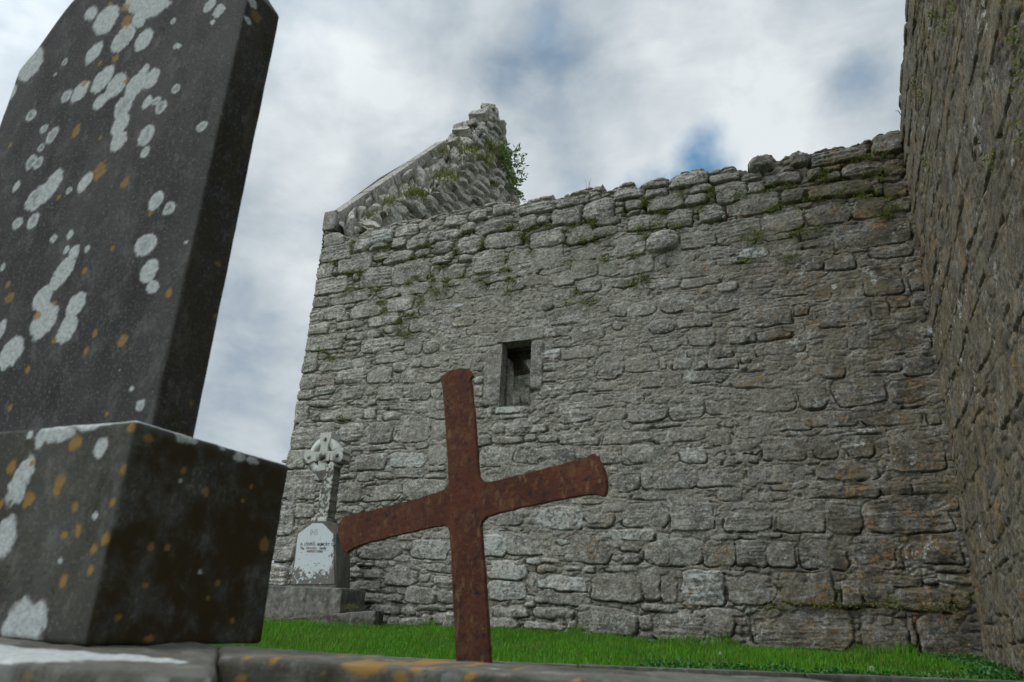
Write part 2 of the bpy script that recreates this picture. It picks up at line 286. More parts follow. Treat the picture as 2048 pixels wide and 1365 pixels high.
# ------------------------------------------------------------------ rubble builder
def rubble(X, Z, stones, dry, seed=1, fill=(.17, .075), proud=1., amp=1.):
    """height of a rubble face over a grid, from individual stones; returns h, tint, mortar, zone extra, white, orange"""
    rs = np.random.RandomState(seed)
    wx = X + .026 * fbm(X * 8, Z * 8, 4, seed) ; wz = Z + .020 * fbm(X * 7 + 40, Z * 9, 4, seed + 5)
    m0 = -.001 + .007 * fbm(X * 5, Z * 9, 4, seed + 2) + .007 * fbm(X * 28, Z * 34, 3, seed + 3) - dry * .024
    f1, f2, idr = voro(wx / fill[0] + .3 * fbm(X * 4, Z * 4, 2, 9), wz / fill[1] + .3 * fbm(X * 4, Z * 4, 2, 19), seed)
    dd = (f2 - f1)
    pres = (idr > .12)
    fh = m0 + pres * sst(.05, .38, dd) * (.002 + .013 * ((idr * 7.3) % 1) + .018 * dry)
    h = fh.copy(); tint = np.where(pres, .86 + .22 * ((idr * 13.7) % 1), 1.); mort = 1 - pres * sst(.10, .3, dd) * (.35 + .65 * ((idr * 5.1) % 1))
    ex = np.zeros(X.shape); wh = np.zeros(X.shape); orr = np.zeros(X.shape); G = np.zeros(X.shape); ins = np.zeros(X.shape)
    # narrow gaps between the filler stones
    G = np.maximum(G, (1 - sst(0, .12, dd)) * sst(.45, .65, vn(X * 6, Z * 6, seed + 44)) * (.010 + .02 * dry))
    dz = abs(Z[1, 0] - Z[0, 0]); dx = abs(X[0, 1] - X[0, 0]); x0 = X[0, 0]; z0 = Z[0, 0]; ny, nx = X.shape
    for (xa, za, xb, zb, rd, fl) in stones:
        cx, cz, hw, hh = (xa + xb) / 2, (za + zb) / 2, abs(xb - xa) / 2, abs(zb - za) / 2
        hw = max(hw - .001, .02); hh = max(hh - .001, .015); mg = .06
        i0 = max(0, int((cx - hw - mg - x0) / dx)); i1 = min(nx, int((cx + hw + mg - x0) / dx) + 2); j0 = max(0, int((cz - hh - mg - z0) / dz)); j1 = min(ny, int((cz + hh + mg - z0) / dz) + 2)
        if i1 <= i0 or j1 <= j0: continue
        sl = (slice(j0, j1), slice(i0, i1)); x = wx[sl] - cx; z = wz[sl] - cz
        flat = 'f' in fl
        if flat: x = X[sl] - cx; z = Z[sl] - cz
        a = 0 if flat else rs.uniform(-.05, .05); x, z = x * math.cos(a) + z * math.sin(a), -x * math.sin(a) + z * math.cos(a)
        p = {0: 14, 1: 11, 2: 8.5, 3: 6.5, 4: 4.6, 5: 3.3, 6: 2.4}[rd]; mn = min(hw, hh)
        d = (1 - (np.abs(x / hw) ** p + np.abs(z / hh) ** p) ** (1 / p)) * mn
        if not flat:
            for k in range(rs.randint(2, 5)):      # knapped corners
                th = rs.uniform(0, 2 * math.pi); nxv, nzv = math.cos(th), math.sin(th); sup = abs(nxv) * hw + abs(nzv) * hh
                d = np.minimum(d, sup * rs.uniform(.78, .97) - (x * nxv + z * nzv))
        f = (.004 + .014 * rs.rand()) * proud + (.002 + .016 * dry[sl]) + x * rs.uniform(-.05, .05) + z * rs.uniform(-.10, .05)
        if flat: f = .03 + 0 * f
        if 'p' in fl: f = f + .07
        if 'q' in fl: f = f + .02
        bot = sst(.25, -.55, z / hh); e_ = .015 - .008 * bot + (.014 if rd >= 5 else 0) + .012 * dry[sl]
        if 'p' in fl: e_ = e_ + .03
        prof = np.sqrt(np.clip(1 - (1 - np.clip(d / e_, 0, 1)) ** 2, 0, 1))
        dome = (rd - 2) * .0025 * (1 - np.clip((np.abs(x) / hw) ** 2 + (np.abs(z) / hh) ** 2, 0, 1))
        base = fh[sl]; val = base + (f + dome - base) * prof
        if not flat:
            sd_ = rs.randint(1, 90); st = rs.rand()
            rough = (.0075 * fbm(X[sl] * 9, Z[sl] * 11, 4, sd_) + (.012 if st > .62 else .003) * fbm(X[sl] * 3 + Z[sl] * 2, Z[sl] * 36 - X[sl] * 2, 3, sd_ + 4) + .004 * fbm(X[sl] * 45, Z[sl] * 45, 2, sd_))
            for _k in range(rs.randint(2, 5)):    # broken facets
                th = rs.uniform(0, 2 * math.pi); sup = abs(math.cos(th)) * hw + abs(math.sin(th)) * hh
                rough = rough - rs.uniform(.08, .30) * np.clip(x * math.cos(th) + z * math.sin(th) - sup * rs.uniform(.15, .7), 0, .06)
            ck = np.abs(fbm(X[sl] * 2.2 + Z[sl], Z[sl] * 15 - X[sl] * 3 * rs.uniform(-1, 1), 4, sd_ + 20)); rough = rough - (.012 if st > .6 else .003) * sst(.03, .0, ck) * sst(.0, .15, fbm(X[sl] * 3, Z[sl] * 3, 2, sd_ + 30))
            # a chipped ledge on some stones
            if rs.rand() > .6: rough = rough - .016 * sst(0, .012, z - hh * rs.uniform(.2, .7) + .03 * fbm(X[sl] * 8, Z[sl] * 8, 2, sd_ + 7))
            val = val + rough * prof * amp
        inside = d > 0
        up = inside & (val > h[sl] - .004); h[sl] = np.where(up, val, h[sl])
        tv = rs.uniform(.84, 1.12)
        if 'd' in fl: tv = .66
        if flat: tv = .78
        tint[sl] = np.where(up, tv, tint[sl]); mort[sl] = np.where(up, (1 - sst(0, .02, d)) * .5, mort[sl])
        ex[sl] = np.where(up, .0 + (.8 if 'o' in fl else 0) + (1. if 'b' in fl else 0), ex[sl])
        if 'w' in fl: wh[sl] = np.where(up, .55, wh[sl])
        if 'o' in fl: orr[sl] = np.where(up, .5, orr[sl])
        if 'b' in fl: orr[sl] = np.where(up, .5, orr[sl])
        ins[sl] = np.maximum(ins[sl], inside)
        g = np.exp(-((d + .005) / .0065) ** 2) * (.22 + .95 * bot) * sst(.42, .60, .55 * vn(X[sl] * 5.5, Z[sl] * 5.5, seed + 60) + .45 * vn(X[sl] * 14, Z[sl] * 14, seed + 61) + .10 * dry[sl]) * (.066 + .03 * dry[sl])
        if 'p' in fl: g = g * 2.2
        G[sl] = np.maximum(G[sl], g)
    sm = sst(.48, .66, vn(X * 2.1, Z * 2.6, seed + 71) + .25 * fbm(X * 9, Z * 12, 3, seed + 72)) * (1 - dry) * .8
    lim = .010 + .006 * fbm(X * 14, Z * 16, 3, seed + 73); h = np.where(sm > 0, h * (1 - sm) + np.minimum(h, lim) * sm + 0, h); mort = np.maximum(mort, sm * .6); G = G * (1 - .6 * sm)
    h = h - G * (1 - .75 * ins)
    h = h + .0035 * fbm(X * 30, Z * 30, 3, seed + 8) + .0065 * np.clip(mort, 0, 1) * fbm(X * 42, Z * 48, 2, seed + 9)
    h = h - .022 * sst(.70, .80, vn(X * 16, Z * 20, seed + 12)) * sst(.3, .8, mort) * sst(.55, .7, vn(X * 2, Z * 2, seed + 13))
    return h, tint, mort, ex, wh, orr, G

def S(ox, oy, k, rows, Y=8.0):
    out = []
    for r_ in rows.split(';'):
        q = r_.split()
        if not q: continue
        l, t, r, b = [float(v) for v in q[0].split(',')]; rd = int(q[1]) if len(q) > 1 else 3; fl = q[2] if len(q) > 2 else ''
        l, r = ox + l / k, ox + r / k; t, b = oy + t / k, oy + b / k; cx, cy = (l + r) / 2, (t + b) / 2
        A = onY(l, cy, Y); B = onY(r, cy, Y); T = onY(cx, t, Y); Bt = onY(cx, b, Y)
        out.append((A[0], Bt[2], B[0], T[2], rd, fl))
    return out
K = 5.689
ST = []
ST += S(530, 430, K, """670,200,925,355 3;640,345,1005,530 1;605,545,780,725 2;570,712,950,920 1;550,940,715,1050 3;515,1055,690,1225 3;495,1220,740,1355 3;
840,450,1215,665 4;1010,275,1185,420 5;1200,165,1480,325 4 w;1195,325,1400,388 3;1470,120,1740,250 4;1610,220,1855,385 3;1440,265,1610,380 4;1235,410,1470,520 4;1340,420,1680,545 4;
1080,590,1450,825 2;1450,520,1870,780 2;785,600,835,690 3;1280,845,1520,940 3;1520,780,1890,905 2;770,870,1180,1005 2;975,1010,1370,1165 3;1380,930,1690,1105 3;640,1040,915,1190 4;
1180,1130,1530,1260 2;1650,1180,1880,1340 5;1365,1250,1560,1345 6;800,1210,1110,1300 3;1710,390,1890,480 4;1925,310,2120,440 4;1870,190,2100,320 4;1760,970,1940,1140 5;1900,470,2120,560 3;
1890,570,1990,690 4;1940,600,2150,760 4;1590,1080,1700,1150 6;1930,1150,2130,1330 5;1960,830,2150,960 5;1000,650,1090,760 5;830,1110,960,1210 3;915,1010,1030,1060 4;1910,770,2040,880 4;720,900,930,950 4;1240,960,1360,1000 4""")
ST += S(890, 390, K, """0,390,200,500 5;340,265,790,435 4;165,305,340,440 5;540,100,770,235 5;830,90,1240,210 2;1260,20,1660,125 2;1220,125,1560,345 1;1570,50,1970,290 5;1720,245,1970,345 4;840,230,1040,405 4;1040,230,1190,340 5;
970,405,1360,595 3;440,425,890,605 3;120,455,430,665 3;315,625,680,885 2;700,625,1000,855 4;970,575,1380,845 4;1370,355,1700,565 4;1680,365,1950,480 4;1870,465,2140,710 3;1440,585,1850,735 2;
1430,750,1730,955 4;1740,755,2020,920 5;1220,875,1500,1035 4;1500,955,1780,1105 4;890,925,1210,1030 3 o;800,855,1065,915 4;1070,840,1410,895 3;710,955,890,1090 4;440,915,710,1000 3;500,1005,670,1140 5;
210,1005,470,1165 4;0,790,230,960 5;290,940,440,990 4;20,960,275,1035 3;145,675,300,770 5;490,1155,740,1265 5;270,175,480,290 4;0,245,260,365 3;940,1200,1220,1320 4;1170,1270,1640,1470 3;
1840,935,2140,1055 3;1870,1240,2060,1400 3;1230,1075,1480,1180 4;0,640,110,740 3;0,540,90,620 4""")
ST += S(1250, 310, K, """-130,390,210,500 3;220,380,490,480 3;500,200,950,365 4;960,200,1310,310 4;1390,30,1710,210 6 p;720,335,1000,435 4;1020,295,1380,555 4;1390,300,1580,445 3;1310,185,1560,300 4;
1560,200,2000,350 5;10,515,215,630 3;245,450,680,635 3;680,450,930,575 3;1160,450,1760,680 3;1780,385,2030,550 4;840,565,1130,765 5;1100,640,1165,740 6;470,625,790,835 4;20,680,480,860 5;240,860,620,1130 6 p;
-80,905,235,1145 2;620,805,1050,1065 4;1040,730,1560,1005 4;1560,610,2040,885 4;1590,900,1890,970 2;790,1055,1260,1185 3;1290,1035,1640,1190 4 w;0,1165,330,1360 2;470,1100,790,1260 5;540,1215,1030,1400 4;
10,645,185,675 4;1380,960,1490,1020 4;1050,1165,1400,1240 3;180,300,490,375 3;380,1150,480,1240 4""")
ST += S(1580, 250, K, """-20,310,215,480 5 q;220,280,920,430 2;920,120,1290,340 3 q;590,425,1080,585 5;190,495,380,620 5;385,445,585,530 4;410,540,585,640 4;195,640,960,815 2 d;190,875,700,1135 4;
710,830,1180,1055 4 o;490,1090,1380,1390 3 q;1060,665,1340,820 4 o;1110,860,1380,990 4 o;120,1200,480,1300 4;1080,400,1300,590 4 o;940,600,1060,800 3;140,1300,460,1400 4""")
ST += S(530, 660, K, """460,55,870,235 1;420,260,600,490 2;395,505,585,675 3;585,485,805,640 1 o;370,675,555,790 3;560,640,800,740 1;330,815,490,1060 3;275,1065,800,1345 1;1090,85,1420,255 5;
1590,75,1790,290 5;1800,95,1990,260 5;630,325,1250,450 2;1260,285,1610,380 3;1620,330,1790,430 4;1790,290,2010,420 3;900,435,1150,605 4;1170,405,1440,605 3;1450,375,1620,470 4;1550,450,1730,610 3;
1800,435,2010,600 5;870,645,1110,795 4;1250,645,1580,790 3;1630,615,1890,800 4;500,795,780,880 6;970,795,1150,860 2;1165,795,1280,860 4;1420,825,1690,910 3 o;1700,815,2010,930 4;620,905,1120,1030 3;
1350,935,1560,1030 5;860,1055,1130,1270 5;1170,1045,1460,1290 3 o;1470,985,1890,1285 4;1860,935,2060,1010 3;1920,1035,2060,1240 3;900,1310,1590,1370 2;540,935,620,1040 3;1700,1290,1850,1360 5;
1860,1275,2090,1540 3;820,455,910,610 4;950,135,1090,170 4;930,25,1310,100 3;1420,110,1590,190 3;1430,195,1580,240 4;1120,890,1270,1010 4;1140,640,1240,740 4;1890,640,2000,780 4""")
ST += S(530, 890, K, """235,60,480,270 1;165,290,590,620 1;100,640,330,1030 2;350,670,560,830 3;60,1040,340,1330 2;980,100,1400,285 3;1400,90,1830,260 3 w;1040,305,1250,410 4;1270,315,1460,400 5;1460,275,1820,375 3;
770,430,1100,655 4;1110,465,1550,640 3;1560,395,2060,640 3;790,325,1030,390 4;940,690,1120,800 6;1840,240,2060,300 3;1820,330,2060,380 4;1110,420,1260,460 4;820,700,950,770 4;1500,1015,1700,1090 5;1900,995,2100,1070 4;
-10,1340,260,1600 2;280,1340,360,1500 3""")
ST += S(890, 620, K, """80,75,355,190 5 o;240,140,800,265 3 o;280,290,600,425 4;0,230,180,420 5;340,435,480,490 4;90,485,430,615 4;280,595,440,700 4;330,755,440,840 5;320,860,450,980 5 o;330,1000,440,1100 4;
345,1120,560,1235 3;1140,205,1420,310 3;1130,360,1600,420 2;1110,445,1310,560 3 w;1320,430,1750,565 3;1110,605,1310,690 3;1060,705,1300,815 4 o;1700,530,1980,790 4;1680,820,1970,925 4 b;1060,855,1330,975 3;
1330,815,1660,945 3;920,120,1200,190 3;1300,965,1670,1285 3;1690,955,2060,1095 3;1700,1135,2060,1265 4;530,1285,700,1400 6;730,1275,970,1415 5;590,1195,970,1240 3;1130,1055,1290,1180 4;1900,135,2020,240 6;1440,200,1800,340 4""")
ST += S(940, 850, K, """250,0,415,105 6;470,0,650,75 5;650,0,870,90 3;60,125,240,240 3;250,120,600,210 3 o;610,105,750,190 5;760,115,1000,200 4;1020,45,1460,225 2;1470,55,2150,205 3;100,245,440,475 5;
500,285,660,440 3;660,275,800,440 2 o;790,250,1205,435 2;1210,265,1480,400 4;1480,245,1710,450 3;1750,225,2100,445 3;1600,495,1940,760 5;200,965,600,1150 4;620,1040,710,1140 5;720,935,1290,1195 2 w;
1300,935,1650,1185 5 o;1730,895,2060,1170 4;1460,1195,2100,1320 2 w;440,1160,580,1210 3;150,1185,410,1500 3 w;1160,855,1500,910 3;1500,885,1740,1000 4;1560,475,1690,550 4;400,490,650,590 3;650,470,900,520 3""")
ST += S(1250, 540, K, """390,255,850,480 4;960,285,1440,470 4;0,335,350,520 4;280,560,550,720 5;570,515,980,655 3;720,675,1030,865 3;1170,655,1480,850 2 q;1040,695,1165,845 3;1350,425,1900,640 2;
1500,685,1880,800 4 o;290,765,640,915 3;650,770,715,870 4;550,1010,750,1140 3;755,1005,915,1140 2;0,965,380,1160 3;130,1175,430,1340 4;440,1165,660,1325 2 b;675,1150,1120,1290 3;710,915,900,1000 5;960,875,1230,1000 4;
930,1015,1310,1120 3;1230,1195,1660,1345 4 o;1820,605,2060,710 3;190,105,620,220 3;630,85,1060,190 3;1040,135,1280,260 4 q;1460,85,1680,170 3;1680,165,2100,305 3;1470,835,1750,980 4;1310,990,1420,1060 5;
1400,1060,1900,1150 3;400,1000,465,1130 3;0,790,130,910 3;1820,785,2060,940 3;1920,400,2100,520 4""")
ST += S(1600, 480, K, """800,50,1290,205 5 o;390,95,800,145 3;700,285,1180,635 3 o;160,475,350,700 3 o;1240,355,1410,580 3 o;1170,265,1390,340 4;1290,605,1420,770 3;1000,645,1250,780 4 o;1080,785,1330,915 4;
580,785,810,980 3 o;820,695,1000,910 3;980,990,1480,1290 3 o;20,205,260,350 4;540,1025,800,1250 3 d;170,805,560,1000 3;1380,1230,1480,1310 4;1340,780,1450,930 4;280,180,640,340 3""")
ST += S(1250, 770, K, """510,115,890,400 2;890,125,1430,330 3;1440,65,1930,305 3 q;0,80,250,210 3;0,225,490,420 2;100,445,300,520 5;0,450,90,510 4;330,485,930,650 3;940,515,1200,690 4;1240,385,1700,600 3 o;
1700,345,2100,520 2;30,675,500,890 3;600,685,930,890 5 w;1130,655,1540,790 3;1130,800,1520,890 3;1550,605,2050,865 2;310,945,820,1190 3;820,945,1340,1160 2;1370,895,1900,1120 3;0,965,180,1205 4;
195,930,320,1190 3;90,1215,545,1315 2;1050,1185,1340,1330 3;1360,1205,1690,1335 3;1680,1225,1850,1310 5;0,545,320,640 3;1130,410,1240,480 5;1670,1125,1900,1200 3;340,430,660,480 4""")
ST += S(1600, 710, K, """110,65,520,265 4 o;740,75,1150,190 3;1165,35,1530,230 4 o;380,265,980,575 3;1010,275,1570,540 4 o;-20,190,300,620 3;690,645,1400,795 2 o;1430,595,1620,790 2 o;30,645,620,815 3 o;
1010,825,1650,1335 3 o;150,950,430,1175 3 d;550,955,840,1165 3 o;190,1205,880,1430 3 o;1180,560,1420,600 3;240,845,1000,920 3""")
ST += S(680, 1060, K, """190,130,690,335 5;800,120,1250,340 4 w;640,70,900,130 5;1050,45,1220,100 3;275,435,470,555 3;100,435,270,550 4;480,405,880,635 4;80,580,470,700 3;960,395,1270,485 3 o;
1070,525,1300,655 4;720,645,1080,840 4;340,855,660,955 4;680,865,880,970 5;890,855,1210,920 4;1220,845,1300,905 4;400,970,540,1055 3 w;540,985,660,1100 4;670,995,930,1105 3;940,960,1035,1080 4;
1045,935,1310,1070 3;500,735,720,830 4;180,370,270,410 4;280,370,380,415 5;400,365,540,430 5;550,360,640,410 4 w;690,140,830,230 5;1100,685,1300,830 3;240,715,480,840 3;900,1090,1200,1140 4""")
ST += S(960, 1060, K, """280,35,850,290 4;960,65,1530,380 3 o;880,110,1010,180 6 w;820,195,970,290 4;75,345,530,565 3 w;85,575,520,800 3 w;640,520,1250,690 3 w;590,700,1230,850 3;1270,495,1850,825 2;1850,415,2048,810 2;
1880,155,2150,390 3;1630,270,1840,380 3;1600,165,1830,250 4;1390,405,1800,470 3;1190,405,1320,480 3;940,415,1170,470 4;660,400,860,490 4 o;110,885,570,1000 5;580,885,1110,1015 5 q;100,985,430,1130 4;
490,1045,1010,1140 3;1010,1030,1100,1140 3;1110,885,1780,1200 4;1800,960,1960,1140 5;1830,845,2300,930 3;580,485,660,700 4;530,320,700,400 4 w;700,325,920,380 3;500,820,620,890 5 q""")
ST += S(1300, 1000, K, """0,25,210,310 3;205,-60,770,345 1;840,65,1390,355 3;1440,120,1980,375 3;1400,150,1440,350 3;0,440,590,750 4;590,455,970,755 3 o;980,450,1340,770 2;1340,470,1660,765 4;
760,385,1010,450 2;1020,385,1530,432 2;1710,405,2250,790 2 o;130,805,310,1180 2;370,795,850,1215 2 w;880,855,1440,1195 3;1500,825,2100,1205 3 o;870,800,1110,860 4;1390,1025,1520,1210 4;
0,1195,360,1280 4;20,1275,620,1620 4;640,1235,960,1560 4;1160,1225,2320,1720 4""")
ST += S(1640, 940, 5.02, """440,285,1380,635 4 o;60,355,430,640 4 d;350,665,770,985 2 o;775,705,830,980 3;815,645,1460,940 2 o;-180,160,600,285 2 o;620,125,930,250 3 o;930,95,1270,240 3;210,1035,410,1385 3 o;
400,1015,690,1385 3 o;670,1015,1060,1175 3;760,1175,1340,1430 5 o;1150,965,1480,1035 3;1260,1065,1520,1145 4;1060,1100,1210,1165 4 o;1350,1195,1530,1400 5;1100,235,1250,320 4;1260,295,1390,420 4 o""")
ST += S(1500, 850, 2.65, "595,1005,840,1230 4;895,1005,1240,1230 1;555,1090,600,1160 4;846,1010,882,1190 4")
# dressed window surround: cheeks, lintel, sill
WS = S(890, 620, K, "450,415,632,1092 1 f;982,352,1118,900 1 f;606,205,1132,352 0 f;575,1100,1000,1182 2 w")
ST += WS
XL, XR, YW = -7.0, .96, 8.0
top_px = [(650,463),(700,478),(745,458),(790,448),(850,440),(890,428),(937,418),(985,407),(1028,406),(1038,414),(1060,402),(1106,392),(1110,402),(1180,375),(1205,370),(1213,386),(1250,366),(1268,366),(1275,380),(1283,372),(1300,363),(1334,356),(1338,362),(1365,344),(1405,338),(1418,347),(1440,340),(1465,334),(1485,345),(1494,343),(1500,322),(1520,314),(1544,313),(1553,326),(1560,325),(1575,312),(1598,303),(1610,311),(1650,300),(1700,294),(1740,282),(1760,270),(1803,263),(1860,250)]
TP = np.array([onY(x, y, YW)[[0, 2]] for x, y in top_px])
def ztop(X): return np.interp(X, TP[:, 0], TP[:, 1])
moss_px = []
for ox, oy, s_ in [(530, 430, "1010,320 985,430 800,540 1400,370 1430,400 1650,500 1300,500 970,670 1080,670 960,860 1110,820 1220,850 1280,850 1480,910 1360,990 1340,1110 1660,770 1720,730 1860,690 1910,740 1890,840 1700,920 1770,990 1690,1150 1610,1130 1870,360 1810,470 1890,520 1950,900 1520,1220 1980,610 1750,930"),
                   (890, 390, "740,370 870,450 940,510 900,480 1160,365 1030,375 425,560 410,600 130,640 240,430 700,700 690,850 400,900 440,890 740,980 470,1010 700,1100 1400,560 1590,530 1560,520 1680,310 1440,750 1400,790 1720,750 1830,750 1850,460 1700,510 1500,1100 1390,1240 1650,1200 2020,180 1390,400 20,960 10,1030 190,930 650,1140 960,640 1690,350"),
                   (1250, 310, "215,560 230,520 160,850 240,910 330,830 350,800 570,820 620,450 810,670 870,600 980,400 990,440 960,500 1320,490 1380,470 1280,950 1390,940 1530,900 1520,960 1390,1200 480,1270 1680,630 1740,590 1800,570 1850,370 1690,350 1980,830 1920,890 100,1150 430,640 330,650 190,1350 1850,1150"),
                   (1580, 250, "930,360 1040,330 1080,350 880,370 1000,560 1030,620 940,570 990,770 400,550 370,630 600,630 210,840 330,830 590,780 770,740 660,880 1130,840 1190,940 1080,990 130,940 100,1170 40,1240 1110,1050 780,810 330,1190"),
                   (530, 660, "730,310 630,235 1530,25 1650,40 900,1010"), (1250, 540, "190,60 230,100 100,160 10,160")]:
    for q in s_.split(): a, b = q.split(','); moss_px.append((ox + float(a) / K, oy + float(b) / K))

def build_sheet(name, Pf, nxg, nzg, flipn, mat, mask=None, parent=None, cols=None):
    me = npmesh(name, Pf.reshape(-1, 3), gridfaces(nzg, nxg, mask, flipn), 4, cols); return link(name, me, mat, parent)

# ---- north wall
g = .0078
xs = np.arange(XL - .9, XR + .12, g); zs = np.arange(-.45, 6.75, g); X, Z = np.meshgrid(xs, zs)
zt = ztop(X)
dry = np.clip(sst(4.1, 4.75, Z + .25 * fbm(X * 1.5, Z * 1.5, 3, 5) - .06 * X * 0) + .55 * sst(1.0, .2, Z + .3 * fbm(X, Z, 2, 6)) + .45 * sst(-4.6, -6.2, X), 0, 1)
h, tint, mort, ex, wh, orr, G = rubble(X, Z, ST, dry, 3)
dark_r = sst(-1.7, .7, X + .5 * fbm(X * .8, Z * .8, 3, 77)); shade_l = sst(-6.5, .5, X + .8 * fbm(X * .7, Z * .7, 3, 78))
zone = np.clip(.12 + .62 * dark_r + .25 * ex + .25 * sst(1.2, .2, Z) * sst(-4, -1, X), 0, 1)  # zone mixes real crust with painted shade towards the right
tint = tint * (1.30 - .42 * shade_l - .20 * dark_r)  # light falloff painted into the tint: lighter left, darker right
mossm = np.zeros(X.shape)
for (px, py) in moss_px:
    c = onY(px, py, YW); d2 = ((X - c[0]) / .09) ** 2 + ((Z - c[2] + .01) / .06) ** 2; mossm = np.maximum(mossm, np.exp(-d2) * 1.3)
mossm = np.clip(mossm * (.4 + .6 * (G > .006)) + .5 * dry * (Z > 4.0) * (G > .012) * sst(.5, .7, vn(X * 4, Z * 4, 31)), 0, 1)
mossm = np.maximum(mossm, .8 * np.exp(-((Z - .33 + .03 * np.sin(X * 5)) / .05) ** 2) * sst(-1.8, -.6, X) * (mort > .3))
def white_at(px, py, rx, ry, a=.7):
    c = onY(px, py, YW); global wh; wh = np.maximum(wh, a * np.exp(-((X - c[0]) / rx) ** 2 - ((Z - c[2]) / ry) ** 2))
for q in [(915, 612, .18, .05), (1165, 592, .14, .04), (1110, 705, .10, .08), (570, 965, .16, .16, .6), (665, 512, .12, .05, .6), (985, 1085, .12, .2, .9), (880, 1090, .12, .1), (1065, 1125, .12, .03, .8), (1155, 1170, .12, .08, .7), (605, 1240, .1, .1), (980, 960, .1, .03, .6), (1388, 1150, .14, .06, .75), (765, 915, .06, .04), (930, 1130, .1, .1, .6), (1400, 898, .05, .05, .7), (1668, 575, .035, .035, 1.), (1085, 940, .06, .04, .7), (1240, 690, .1, .08, .5), (1860, 660, .05, .06, .8), (540,1215,.15,.1,.6)]: white_at(*q)
# window opening
wl_, wr_ = onY(1002.5, 745, YW)[0], onY(1061.5, 745, YW)[0]; wt_, wb_ = onY(1032, 683, YW)[2], onY(1035, 811, YW)[2]
hh = .004 + h * (.72 + .28 * dry)
edge_in = np.zeros(X.shape)
Y = YW - hh; Xn = X.copy(); Zn = Z.copy()
# fold over the broken top: the sheet runs back across the wall's thickness
over = np.clip(Z - zt, 0, None); rr = .05
ang = np.clip(over / rr, 0, math.pi / 2)
bumpt = .05 * fbm(X * 5, Z * 5, 3, 90) * sst(0, .1, over)
Zn = np.where(over > 0, zt + rr * np.sin(ang) * .6 + h * np.sin(ang) + bumpt, Z)
Y = np.where(over > 0, YW - h * np.cos(ang) + rr * (1 - np.cos(ang)) + np.clip(over - rr * math.pi / 2, 0, .8), Y)
# fold round the quoined corner
xl = XL + .012 * (vn(Z * 3.3, Z * 0, 4) - .5) * 2
lf = np.clip(xl - X, 0, None)
Xn = np.where(lf > 0, xl - np.where(over > 0, 0, h), X); Y = np.where(lf > 0, YW + lf - .004, Y)
Y = np.minimum(Y, YW + .86)
mask = np.ones((len(zs) - 1, len(xs) - 1), bool)
xc = (X[:-1, :-1] + X[1:, 1:]) / 2; zc = (Z[:-1, :-1] + Z[1:, 1:]) / 2
mask &= ~((xc > wl_) & (xc < wr_) & (zc > wb_) & (zc < wt_))
# snap the rim of the opening to a straight dressed arris
for (c0, axis) in ((wl_, 0), (wr_, 0), (wb_, 1), (wt_, 1)):
    A = X if axis == 0 else Z; inr = ((Z > wb_ - g) & (Z < wt_ + g)) if axis == 0 else ((X > wl_ - g) & (X < wr_ + g))
    near = (np.abs(A - c0) < g * .75) & inr
    if axis == 0: Xn = np.where(near, c0, Xn)
    else: Zn = np.where(near, c0, Zn)
    Y = np.where(near, YW - .02, Y)
Pn = np.stack([Xn, Y, Zn], -1)
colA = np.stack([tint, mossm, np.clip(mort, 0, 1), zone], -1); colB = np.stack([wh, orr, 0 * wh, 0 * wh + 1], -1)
wall = bpy.data.objects.new('stone_wall', None); COL.objects.link(wall); wall.location = (0, 0, 0)
tag(wall, 'long grey rubble limestone wall with a ragged sloping top and one small window', 'wall')
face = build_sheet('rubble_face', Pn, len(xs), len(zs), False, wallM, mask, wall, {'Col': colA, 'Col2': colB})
# back of the wall
def plainbox(name, x0, x1, y0, y1, z0, z1, mat, parent, cell=.05, rad=.02, amp=.02, freq=5, seed=0, tintv=1., zonev=.2, mortv=.3, wv=0.):
    V, Fc, N = box_np(x0, x1, y0, y1, z0, z1, cell, rad, amp, freq, seed); n = len(V)
    ca = np.tile([tintv, 0, mortv, zonev], (n, 1)); cb = np.tile([wv, .1, 0, 1], (n, 1))
    return link(name, npmesh(name, V, Fc, 4, {'Col': ca, 'Col2': cb}), mat, parent)
plainbox('wall_core', XL + .05, wl_ - .35, YW + .12, YW + .85, -.45, 5.2, wallM, wall, .08, .03, .03, 4, 3)
plainbox('wall_core', wr_ + .35, XR + .1, YW + .12, YW + .85, -.45, 4.8, wallM, wall, .08, .03, .03, 4, 4)
plainbox('wall_core', wl_ - .36, wr_ + .36, YW + .12, YW + .84, -.45, wb_ - .12, wallM, wall, .08, .03, .03, 4, 5)
plainbox('wall_core', wl_ - .36, wr_ + .36, YW + .45, YW + .84, wt_ + .25, 5.0, wallM, wall, .08, .03, .03, 4, 6)
plainbox('wall_core', wl_ - .36, wr_ + .36, YW + .12, YW + .46, wt_ + .08, 5.0, wallM, wall, .08, .03, .03, 4, 16)
